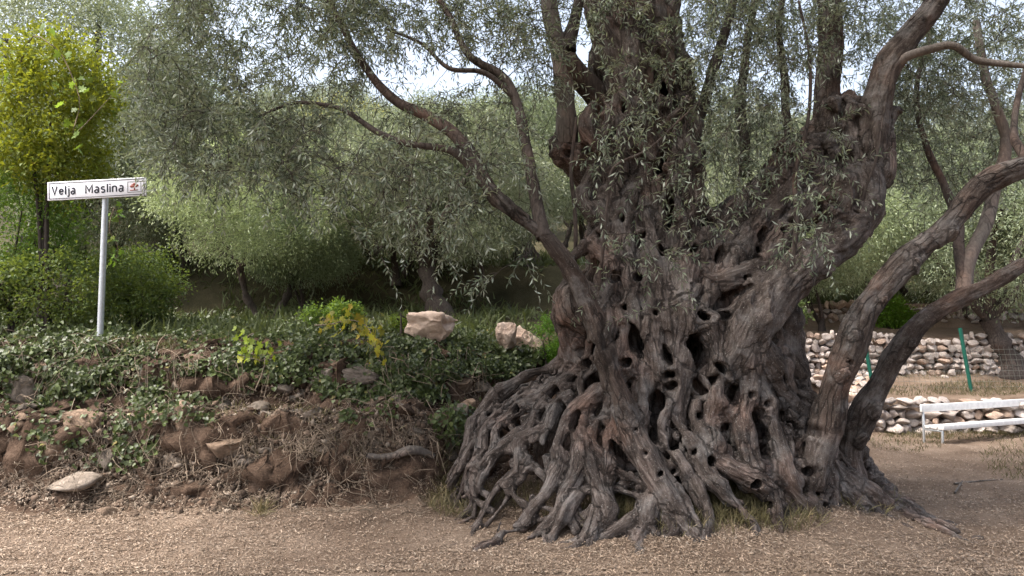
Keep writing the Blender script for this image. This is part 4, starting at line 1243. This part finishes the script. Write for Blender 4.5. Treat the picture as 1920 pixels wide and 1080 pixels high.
# heap of rubble on the slope behind the trunk
heap = thing('rubble_heap', (5.3, 13.5, 1.0), 'sloping heap of tumbled pale stones seen past the trunk and limbs', 'stones')
pxs = rng.uniform(1460, 1660, 400); pys = rng.uniform(652, 800, 400)
keep = (pys > 652 + np.abs(pxs - 1520) * .02) & ((pys < 722) | (pxs > 1545)) & ((pxs < 1640) | (pys < 745))
for p in on_land(pxs[keep], pys[keep])[:260]:
    if p[1] > 22: continue
    s_ = rng.uniform(.09, .2)
    put_stone(heap, STONE_W, p - np.array([5.3, 13.5, 1.0]) + [0, 0, s_ * .15], (s_ * rng.uniform(1, 1.6), s_ * 1.2, s_ * .85), tilt=.35)

# stones bedded in the bank
for px, py, w, h in [(610, 668, 46, 18), (612, 690, 30, 16), (672, 712, 62, 26), (700, 722, 40, 22), (350, 826, 40, 56), (288, 796, 48, 36), (425, 852, 66, 38), (205, 874, 48, 32), (130, 916, 104, 28), (270, 737, 46, 38),
                     (482, 764, 46, 28), (410, 738, 30, 20), (748, 797, 36, 12), (812, 783, 52, 20), (858, 772, 34, 30), (880, 768, 30, 18), (40, 752, 66, 44), (440, 688, 40, 24), (372, 686, 52, 20), (705, 768, 34, 30), (610, 720, 24, 20),
                     (740, 772, 30, 28), (196, 968, 36, 18), (240, 968, 34, 14), (545, 930, 34, 12), (702, 850, 30, 10), (20, 810, 40, 40), (100, 855, 60, 30), (150, 790, 60, 36), (560, 905, 26, 14), (600, 745, 40, 18), (640, 790, 40, 14),
                     (860, 730, 50, 22), (905, 738, 36, 20), (700, 690, 40, 18), (525, 735, 38, 18), (330, 740, 44, 22), (80, 700, 50, 30), (575, 615, 46, 12), (320, 880, 34, 20), (455, 900, 36, 18), (650, 880, 40, 20), (775, 830, 46, 14)] + [(rng.uniform(20, 860), rng.uniform(690, 900), rng.uniform(12, 40), rng.uniform(8, 22)) for _ in range(90)]:
    p = on_land(np.array([px]), np.array([py]))[0]
    sc = p[1] / FPX
    put_stone(bank, STONE_B, p + [0, .05, .0], (w * sc * 1.15, max(w, h) * sc * .9, h * sc * 1.3), tilt=.2, rotz=rng.normal(0, .2))


def boulder(px, py, Y, w, h, label, seedv):
    c = at(px, py, Y); sc = Y / FPX
    V0, F = ico(5)
    V = broken(V0, seedv, 18, .5, .9, .14)
    V = V * [w * sc * .62, w * sc * .5, h * sc * .9]
    z0 = float(height(np.array(c[0]), np.array(float(Y)), False))
    o = link('boulder', mesh('boulder', V, F, M['stone'], True), None, (c[0], Y, max(c[2] - h * sc * .25, z0 + .02)), label, 'boulder')
    o.color = (1.35, 1.2, 1.08, 1)  # tint lifted to stand in for sunlight that the crown blocks


boulder(805, 608, 9.0, 104, 42, 'big pale pinkish limestone boulder on the ivied terrace edge', 5)
boulder(950, 622, 9.4, 40, 46, 'upright pale rock beside the bright green bush', 8)
boulder(985, 632, 9.6, 50, 36, 'low pale rock wedged behind the upright rock', 13)

# ================================================================== ground cover
def scatter(patches):
    """(px, py, rx, ry, n) patches of the picture's land"""
    P = []
    for px, py, rx, ry, n in patches:
        a = rng.uniform(0, 6.283, n); r = np.sqrt(rng.random(n))
        P.append(on_land(np.clip(px + rx * r * np.cos(a), -60, 1980), np.clip(py + ry * r * np.sin(a), 400, 1079)))
    return np.concatenate(P)


# ivy
P = scatter([(100, 660, 190, 60, 5200), (60, 750, 110, 80, 2200), (190, 740, 120, 70, 1500), (330, 620, 130, 22, 2200), (560, 610, 200, 24, 3600), (520, 660, 110, 40, 1800), (800, 670, 190, 45, 7000), (700, 660, 120, 40, 2600),
             (700, 745, 110, 30, 1700), (760, 720, 90, 50, 1500), (230, 690, 150, 40, 2200), (930, 680, 90, 35, 2600), (480, 700, 130, 30, 1400), (850, 800, 50, 40, 500), (330, 760, 90, 50, 700), (180, 850, 120, 40, 700), (690, 800, 50, 20, 250)])
cl = fbm(P, 2.3, 3)
P = P[(cl > -.28) | (rng.random(len(P)) < .2)]
n = len(P); N = land_normal(P); cl = np.maximum(fbm(P, 2.3, 3) + .3, .1)[:, None]
B = P + N * (.02 + .2 * cl * rng.random((n, 1))) + rng.normal(0, .03, (n, 3))
D = nrm(rng.normal(0, .6, (n, 3)) + np.array([0, -.3, -.7]))
V, F = round_leaf_quads(B, D, nrm(N + [0, -.35, .3] + rng.normal(0, .5, (n, 3))), rng.uniform(.024, .068, n), rng.uniform(.022, .06, n))
acc = Acc(); acc.add(V, F, np.repeat(rng.random(n) * .8 + .2 * (rng.random(n) > .85), 6))
# the same ivy goes on over the terrace top out of sight of the camera
n = 5000
P = np.stack([rng.uniform(-6, .4, n), np.zeros(n), np.zeros(n)], -1); P[:, 1] = ytoe(P[:, 0]) + rng.uniform(1.2, 3.2, n); P[:, 2] = height(P[:, 0], P[:, 1])
V, F = round_leaf_quads(P + [0, 0, .05], nrm(rng.normal(0, 1, (n, 3))), nrm(rng.normal(0, .4, (n, 3)) + [0, 0, 1]), rng.uniform(.03, .06, n), rng.uniform(.03, .055, n))
acc.add(V, F, np.repeat(rng.random(n), 6))
link('ivy', acc.mesh('ivy', M['ivy']), kind='stuff', label='dark glossy ivy hanging over the earth bank', cat='ivy')

# clods and chips of stone crumbled out of the bank
P = scatter([(430, 850, 440, 90, 2600), (430, 740, 430, 60, 900), (300, 930, 330, 40, 700), (760, 800, 110, 60, 400)])
_cv, _cf = ico(1)
n = len(P); sz_ = rng.uniform(.006, .03, n) ** 1.0 * rng.uniform(.5, 1.2, n)
cv = _cv[None] * (1 + .35 * rng.normal(size=(n, 12, 1)).clip(-1, 1)) * sz_[:, None, None] * rng.uniform(.6, 1.4, (n, 1, 3))
V = (cv + P[:, None] + [0, -.005, .004]).reshape(-1, 3); F = (np.arange(n)[:, None, None] * 12 + _cf[None]).reshape(-1, 3)
link('soil_clods', mesh('soil_clods', V, F, M['clod'], False, {'rnd': np.repeat(rng.random(n), 12)}), kind='stuff', label='crumbled clods and stone chips on the face of the bank', cat='clods')

# dry stems and rootlets tangled down the bank
P = scatter([(150, 720, 200, 110, 330), (450, 830, 250, 90, 650), (700, 830, 160, 60, 420), (300, 690, 220, 40, 220), (800, 720, 140, 50, 160), (500, 930, 450, 40, 300), (120, 900, 160, 60, 220)])
n = len(P); Mk = 8
u = np.linspace(0, 1, Mk)
Ld = rng.uniform(.12, .5, n)
D = nrm(rng.normal(0, .6, (n, 3)) + np.array([0, -.15, -.45]))
Q = P[:, None] + D[:, None] * (Ld[:, None] * u)[..., None] + rng.normal(0, .05, (n, 1, 3)) * np.sin(u * np.pi * rng.uniform(1, 2.2, (n, 1)))[..., None]
hz = height(Q[..., 0], Q[..., 1]); Q[..., 2] = np.maximum(Q[..., 2], hz + .006) * .75 + (hz + .02) * .25
ivied = (rng.random(n) < .22)[:, None] * (P[:, 2] > .9)[:, None]
Q[..., 2] += ivied * (.05 + .1 * np.sin(u * np.pi)[None]); Q[..., 1] -= ivied * .1
V, F = tubes(Q, np.tile(np.linspace(.0036, .0014, Mk), (n, 1)) * rng.uniform(.5, 1.5, (n, 1)), 3)
link('dry_stems', mesh('dry_stems', V, F, M['dry'], True), kind='stuff', label='tangle of pale dry stems and rootlets down the bank', cat='dry stems')

# fallen leaves: thick on the trodden ground, thinner on the bank
n = 125000
qx = rng.uniform(-40, 1960, n); qy = 640 + 445 * rng.random(n) ** .8
ok = (qy > 800) | ((qx < 900) & (qy > 740)) | ((qx > 1640) & (qy > 800))
ok &= ~((qx < 830) & (qy < 965 - .02 * qx) & (rng.random(n) < .72))         # thinner up the bank
P = on_land(qx[ok], np.minimum(qy[ok], 1079.5))
P = np.concatenate([P, scatter([(430, 850, 430, 90, 8000), (650, 800, 200, 40, 2500), (150, 950, 200, 60, 2500)])])
P = P[P[:, 1] < 16]
dens = fbm(P, .9, 4)
P = P[(dens > -.45) | (rng.random(len(P)) < .5)]
extra = np.stack([rng.uniform(-4.5, 4.5, 16000), rng.uniform(3.3, 5.4, 16000), np.zeros(16000)], -1); extra[:, 2] = height(extra[:, 0], extra[:, 1])
P = np.concatenate([P, extra])
n = len(P); N = land_normal(P)
T_ = rng.normal(size=(n, 3)); D = nrm(T_ - (np.sum(T_ * N, 1))[:, None] * N + N * rng.normal(.1, .25, (n, 1)))
V, F = leaf_quads(P + N * rng.uniform(.002, .014, (n, 1)), D, nrm(N + rng.normal(0, .35, (n, 3))), rng.uniform(.016, .05, n), rng.uniform(.004, .011, n), .2)
acc = Acc(); acc.add(V, F, np.repeat(rng.random(n), 4))
link('leaf_litter', acc.mesh('leaf_litter', M['litter']), kind='stuff', label='carpet of curled fallen olive leaves on the earth', cat='leaf litter')


# grass round the roots and along the wall foot
def blades(P, L, wd, lean=.5):
    n = len(P)
    D = nrm(rng.normal(0, lean, (n, 3)) * [1, 1, .2] + np.array([0, 0, 1]))
    return leaf_quads(P, D, nrm(rng.normal(0, 1, (n, 3)) * [1, 1, .2]), rng.uniform(*L, n), rng.uniform(.7, 1.3, n) * wd, .3)


acc = Acc()
P = scatter([(1190, 945, 80, 45, 1800), (1110, 975, 90, 22, 1000), (1380, 950, 90, 40, 1700), (1470, 930, 50, 35, 1000), (1300, 990, 120, 18, 500), (860, 950, 60, 26, 800), (950, 935, 90, 20, 500), (1480, 985, 70, 14, 300), (850, 880, 40, 50, 600), (1640, 955, 60, 20, 120), (1345, 910, 50, 25, 400)])
V, F = blades(P, (.07, .2), .0055, .55); acc.add(V, F, np.repeat(.25 + .75 * rng.random(len(P)) ** .6, 4))
P = scatter([(1800, 815, 140, 10, 1600), (1700, 830, 80, 20, 400), (1840, 730, 100, 14, 1500), (1700, 735, 80, 10, 500), (1900, 860, 60, 40, 500)])
V, F = blades(P, (.04, .11), .01, .5); acc.add(V, F, np.repeat(.55 * rng.random(len(P)), 4))
P = scatter([(488, 962, 14, 10, 130)])
V, F = blades(P, (.08, .2), .006, .8); acc.add(V, F, np.repeat(.85 + .15 * rng.random(len(P)), 4))
P = scatter([(400, 600, 230, 12, 1500), (260, 655, 70, 10, 700), (700, 610, 160, 10, 700), (1740, 700, 120, 14, 600), (470, 780, 200, 40, 350), (620, 850, 160, 50, 200)])
V, F = blades(P, (.06, .16), .007, .6); acc.add(V, F, np.repeat(.5 + .5 * rng.random(len(P)), 4))
link('grass', acc.mesh('grass', M['grass']), kind='stuff', label='tufts of dry and green grass round the roots and wall foot', cat='grass')


# undergrowth on the terraces behind
n = 46000
P = np.stack([rng.uniform(-14, 14, n), 9 + 17 * rng.random(n) ** 1.4, np.zeros(n)], -1)
P = P[(P[:, 1] > ytoe(P[:, 0]) + 1.6) & ((P[:, 0] < 4.5) | (P[:, 1] > 18))]; P[:, 2] = height(P[:, 0], P[:, 1])
dn = fbm(P, .7, 2); P = P[dn > -.35]; n = len(P)
acc = Acc(); V, F = blades(P, (.12, .34), .035, .8); acc.add(V, F, np.repeat(rng.random(n) * .8, 4))
link('undergrowth', acc.mesh('undergrowth', M['under']), kind='stuff', label='rough green undergrowth on the terraces of the grove', cat='undergrowth')


# grape vines with big yellowing leaves, each leaf its own part
def lobed_leaf():
    a = np.linspace(0, 2 * np.pi, 17)[:-1]
    r = np.array([.62, .8, .5, .95, .55, .85, .6, .45, .1, .45, .6, .85, .55, .95, .5, .8])
    xy = np.stack([np.cos(a) * r, np.sin(a) * r], -1) + [.0, 0]
    V = np.vstack([[[0, 0, 0]], np.column_stack([xy, .18 * r ** 2])])
    F = np.array([[0, i + 1, (i + 1) % 16 + 1] for i in range(16)])
    return V * .5, F


_lv, _lf = lobed_leaf()
GL = mesh('leaf', _lv, _lf, M['grape'], True, {'rnd': np.full(17, .4)})
GL2 = mesh('leaf', _lv * [1, 1.15, 1.5], _lf, M['grape'], True, {'rnd': np.full(17, .95)})
GL3 = mesh('leaf', _lv * [1, .9, -1], _lf, M['grape'], True, {'rnd': np.full(17, .1)})


def vine(path, Y, nleaf, size, label, tint=(1, 1, 1), spread=.07, lift=0.0):
    P0 = np.array([at(a, b, Y + dy) for a, b, dy in path]); o = P0[0].copy()
    o[2] = float(height(np.array(o[0]), np.array(o[1])))
    t = thing('grape_vine', o, label, 'vine')
    Q = smoothpath(P0, 24)
    V, F = tubes(Q[None], np.linspace(.008, .003, 24)[None], 5)
    link('stem', mesh('stem', V - o, F, M['dry'], True), t)
    for i in range(nleaf):
        q = Q[rng.integers(2, 24)] + rng.normal(0, spread, 3) + [0, -.04, lift]
        l_ = link('leaf', (GL, GL, GL2, GL3)[rng.integers(4)], t, q - o)
        l_.rotation_euler = Euler((R(60) + rng.normal(0, .45), rng.normal(0, .45), rng.uniform(-1.2, 1.2) - R(90) * 0 + rng.normal(0, .5)))
        s_ = size * rng.uniform(.65, 1.15); l_.scale = (s_, s_, s_)
        k_ = rng.uniform(.45, 1.1); l_.color = (tint[0] * k_, tint[1] * k_, tint[2] * k_, 1)


vine([(590, 610, .5), (620, 608, .4), (655, 600, .3), (685, 610, .2), (700, 635, .1), (705, 665, 0)], 8.15, 84, .115, 'yellow leaved grape vine trailing over the bank near the big boulder', (1.1, 1, .8))
vine([(475, 625, .3), (462, 635, .2), (465, 660, .1), (490, 665, .1), (515, 660, .1)], 8.0, 40, .115, 'small lime green grape vine hanging from the bank beyond the sign', (.85, 1.05, .7), spread=.05)
vine([(225, 420, .1), (215, 390, 0), (205, 430, 0), (220, 460, .1), (215, 500, .2)], 8.9, 22, .13, 'green grape vine hanging behind the sign pole', (.5, .8, .7), spread=.05)
vine([(30, 140, 0), (60, 70, -.1), (90, 80, -.2), (120, 110, -.2), (150, 190, -.2), (140, 250, -.2), (230, 160, -.1), (262, 158, -.1)], 8.9, 34, .15, 'pale grape vine climbing through the top of the tall pomegranate', (.55, .8, .8), spread=.16)

# ================================================================== sign
SY = 8.35
pole_x = float(at(187, 600, SY)[0])
zb = float(height(np.array(pole_x), np.array(SY), False))
sign = thing('name_sign', (pole_x, SY, zb), 'white name board lettered in black on a grey steel pole', 'sign')
board_c = at(185, 355.5, SY); sc = SY / FPX
bw, bh = 186 * sc, 35.5 * sc
V, F = tubes(np.array([[[0, .02, -.25], [0, .02, .6], [0, .02, 1.2], [0, .02, board_c[2] - zb - .02]]]), np.full((1, 4), .034), 20)
link('pole', mesh('pole', V, F, M['steel'], True), sign)



def box(x0, x1, y0, y1, z0, z1):
    V = np.array([[x, y, z] for x in (x0, x1) for y in (y0, y1) for z in (z0, z1)], float)
    F = np.array([[0, 1, 3, 2], [4, 6, 7, 5], [0, 4, 5, 1], [2, 3, 7, 6], [0, 2, 6, 4], [1, 5, 7, 3]])
    return V, F


bd = link('board', mesh('board', *box(-bw / 2, bw / 2, -.012, .012, -bh / 2, bh / 2), M['signwhite']), sign, (board_c[0] - pole_x, -.03, board_c[2] - zb))
for zz_ in (-.06, .06):
    link('bracket', mesh('bracket', *box(-.05, .05, .0, .062, zz_ - .014, zz_ + .014), M['steel']), sign, (0, 0, board_c[2] - zb))
bv = bd.modifiers.new('b', 'BEVEL'); bv.width = .004; bv.segments = 2
bd.rotation_euler = (0, -math.atan2(10, 184), 0)
fr = Acc()
iw, ih, tk = bw / 2 - .017, bh / 2 - .015, .0065
for b_ in ((-iw, iw, ih - tk, ih), (-iw, iw, -ih, -ih + tk), (-iw, -iw + tk, -ih + tk, ih - tk), (iw - tk, iw, -ih + tk, ih - tk)):
    fr.add(*box(b_[0], b_[1], -.0145, -.0125, b_[2], b_[3]))
link('border', fr.mesh('border', M['ink']), bd)
ex0, ex1, ez = bw * (243.5 - 185) / 186, bw * (269 - 185) / 186, ih * .68
fr = Acc()
for b_ in ((ex0, ex1, ez - .004, ez), (ex0, ex1, -ez, -ez + .004), (ex0, ex0 + .004, -ez + .004, ez - .004), (ex1 - .004, ex1, -ez + .004, ez - .004)):
    fr.add(*box(b_[0], b_[1], -.0145, -.0125, b_[2], b_[3]))
link('emblem_frame', fr.mesh('emblem_frame', M['ink']), bd)
# little brown tree
em = Acc(); ec = (ex0 + ex1) / 2


def disc(cx_, cz_, rx_, rz_, n=14):
    a = np.arange(n) / n * 2 * np.pi; w = 1 + .18 * np.sin(a * 5 + cx_ * 90)
    ring = np.stack([cx_ + np.cos(a) * rx_ * w, np.full(n, -.0148), cz_ + np.sin(a) * rz_ * w], -1)
    bk_ = ring + [0, .0022, 0]
    V = np.vstack([ring, bk_, [[cx_, -.0148, cz_]]])
    F = [[i, (i + 1) % n, n + (i + 1) % n, n + i] for i in range(n)] + [[2 * n, (i + 1) % n, i, i] for i in range(n)]
    return V, np.array(F)


es = (ex1 - ex0) / 2
k_ = 0
emv = []
for cx_, cz_, rx_, rz_ in ((0, .25, .42, .28), (-.3, .1, .34, .2), (.32, .18, .3, .2), (.05, .45, .24, .16)):
    V, F = disc(ec + cx_ * es, cz_ * es, rx_ * es, rz_ * es); V[:, 1] -= .0003 * k_; k_ += 1; em.add(V, F)
em.add(*box(ec - .07 * es, ec + .09 * es, -.0152, -.0125, -.5 * es, .05 * es))
em.add(*box(ec - .62 * es, ec + .5 * es, -.0157, -.0125, -.55 * es, -.43 * es))
link('emblem', em.mesh('emblem', M['emblem']), bd)


def arc(cx_, cy_, rx_, ry_, a0, a1, n=14):
    a = np.radians(np.linspace(a0, a1, n))
    return [(cx_ + rx_ * math.cos(t), cy_ + ry_ * math.sin(t)) for t in a]


GLYPH = {
    'V': (.56, [[(0, 1), (.28, .04), (.56, 1)]]),
    'e': (.46, [[(.03, .37), (.44, .37)], arc(.23, .36, .21, .30, 2, 318, 20)]),
    'l': (.0, [[(0, 1), (0, .0)]]),
    'j': (.12, [[(.12, .72), (.12, -.12), (.06, -.23), (-.06, -.24)], [(.12, .88), (.12, 1.0)]]),
    'a': (.40, [arc(.18, .19, .18, .17, 0, 360, 18), [(.40, 0), (.40, .5)] + arc(.22, .52, .18, .17, 0, 140, 9)]),
    'M': (.66, [[(0, 0), (0, .97), (.33, .25), (.66, .97), (.66, 0)]]),
    's': (.38, [arc(.19, .53, .17, .15, 30, 230, 10) + arc(.19, .19, .18, .17, 70, -150, 11)]),
    'i': (.0, [[(0, 0), (0, .70)], [(0, .86), (0, 1.0)]]),
    'n': (.40, [[(0, 0), (0, .70)], arc(.20, .47, .20, .21, 180, 0, 12) + [(.40, 0)]]),
}


def lettering(txt, x0, x1, cap, zbase, wt=.2):
    pen = 0.0; lines = []; who = []
    for gi, ch in enumerate(txt):
        w, st_ = GLYPH[ch]
        for ln in st_: lines.append([(p[0] + pen, p[1]) for p in ln]); who.append(gi)
        pen += w + .27
    allx = [p[0] for ln in lines for p in ln]
    sx = (x1 - x0 - wt * cap * .8) / (max(allx) - min(allx)); xm = min(allx)
    acs = [Acc() for _ in txt]
    for q, ln in enumerate(lines):
        ac = acs[who[q]]
        p = np.array([[x0 + wt * cap * .4 + (a - xm) * sx, zbase + b * cap] for a, b in ln])
        d = np.diff(p, axis=0); d = d / np.linalg.norm(d, axis=1)[:, None]
        nn = np.stack([-d[:, 1], d[:, 0]], -1)
        nv = np.vstack([nn[:1], nn[:-1] + nn[1:], nn[-1:]]); nv = nv / np.linalg.norm(nv, axis=1)[:, None]
        cs = np.concatenate([[1], np.clip(np.sum(nv[1:-1] * nn[1:], 1), .55, 1), [1]])
        off = nv * (wt * cap * .42 / cs)[:, None]
        y_ = -.0142 - .00025 * (q % 4)
        L_ = np.column_stack([p[:, 0] + off[:, 0], np.full(len(p), y_), p[:, 1] + off[:, 1]])
        R_ = np.column_stack([p[:, 0] - off[:, 0], np.full(len(p), y_), p[:, 1] - off[:, 1]])
        m_ = len(p); i_ = np.arange(m_ - 1)
        ac.add(np.vstack([L_, R_]), np.stack([i_, i_ + 1, i_ + 1 + m_, i_ + m_], -1))
    for ac in acs: link('letter', ac.mesh('letter', M['ink']), bd, kind='stuff')


lettering('Velja', bw * (100 - 185) / 186, bw * (145 - 185) / 186, .098, -.046)
lettering('Maslina', bw * (163.5 - 185) / 186, bw * (236 - 185) / 186, .098, -.046)

# ================================================================== bench, fence, log, twig
b0 = np.array([6.62, 11.75, 0.0]); b1 = np.array([9.3, 13.05, 0.0])
b0[2] = float(height(np.array(b0[0]), np.array(b0[1]), False)) - .02
bl = np.linalg.norm((b1 - b0)[:2]); ba = math.atan2(b1[1] - b0[1], b1[0] - b0[0])
bench = thing('bench', b0, 'long white bench with single backrest plank in front of the stone wall', 'bench')
bench.rotation_euler = (0, 0, ba)


def bpart(name, bx_, mt=None):
    o = link(name, mesh(name, *box(*bx_), mt or M['white']), bench)
    m_ = o.modifiers.new('b', 'BEVEL'); m_.width = .006; m_.segments = 2
    return o


bpart('backrest', (0, bl, .18, .22, .49, .61))
bpart('seat_slat', (.02, bl, -.16, -.06, .24, .315)); bpart('seat_slat', (.02, bl, -.04, .06, .245, .29)); bpart('seat_slat', (.02, bl, .08, .165, .245, .29))
for x in (.03, bl - .12):
    bpart('leg', (x, x + .03, -.13, -.10, -.04, .238), M['steel']); bpart('leg', (x, x + .03, .18, .21, -.04, .488), M['steel']); bpart('seat_bearer', (x + .003, x + .027, -.098, .178, .205, .238), M['steel'])

fence = thing('wire_fence', at(1822, 733, 14.0) * [1, 1, 1], 'green posted wire mesh fence leaning above the low stone wall', 'fence')
fo = np.array(fence.location)
posts = [((1822, 738, 14.0), (1800, 615, 14.0)), ((1640, 745, 14.0), (1618, 622, 14.0))]
for lo, hi in posts:
    a, b = at(*lo) - fo, at(*hi) - fo
    V, F = tubes(np.array([[a - [0, 0, .15], a, (a + b) / 2, b]]), np.full((1, 4), .035), 8)
    link('post', mesh('post', V, F, M['greenpaint'], True), fence)
wr = []
xa = at(1560, 740, 14.0)[0]; xb = at(1990, 735, 14.0)[0]
for x in np.arange(xa, xb, .1): wr.append([[x, 14.0, .60], [x - .07, 14.0, 1.05], [x - .14, 14.0, 1.5]])
for z in np.arange(.66, 1.5, .1): wr.append([[xa, 14.0, z], [(xa + xb) / 2, 14.0, z - .02], [xb, 14.0, z]])
wr = np.array(wr) - fo
V, F = tubes(wr, np.full(wr.shape[:2], .0022), 3)
link('wire_mesh', mesh('wire_mesh', V, F, M['wire']), fence)

P = np.array([[*(on_land(np.array([px]), np.array([py]))[0] + [0, -.06, up]), r_] for px, py, up, r_ in [(690, 885, .03, .03), (730, 880, .05, .055), (775, 872, .06, .06), (815, 868, .06, .045)]])
P = smoothpath(P, 16)
V, F = tubes(P[None, :, :3], (P[:, 3] * (1 + .2 * vnoise(P[:, :3], 12)))[None], 9)
o0 = V.mean(0); V = V - o0
V = V + .016 * np.stack([vnoise(V * [1, 4, 4], 5), vnoise(V * [1, 4, 4] + 9, 5), vnoise(V * [1, 4, 4] + 19, 5)], -1)
link('weathered_log', mesh('weathered_log', V * [1, 1, .75], F, M['palelimb'], True), None, o0, 'weathered grey log lying across the foot of the bank', 'log')
for a, b, lab in [((1790, 912), (1880, 898), 'thin pale fallen branch on the ground before the bench'), ((1790, 925), (1806, 905), 'short brown stick on the leaf litter')]:
    p = on_land(np.array([a[0], (a[0] + b[0]) / 2 + 3, b[0]]), np.array([a[1], (a[1] + b[1]) / 2 - 2, b[1]])) + [0, 0, .015]
    Q = smoothpath(p, 10); V, F = tubes(Q[None], np.linspace(.012, .006, 10)[None], 6)
    link('fallen_branch', mesh('fallen_branch', V - Q[0], F, M['palelimb'], True), None, Q[0], lab, 'branch')
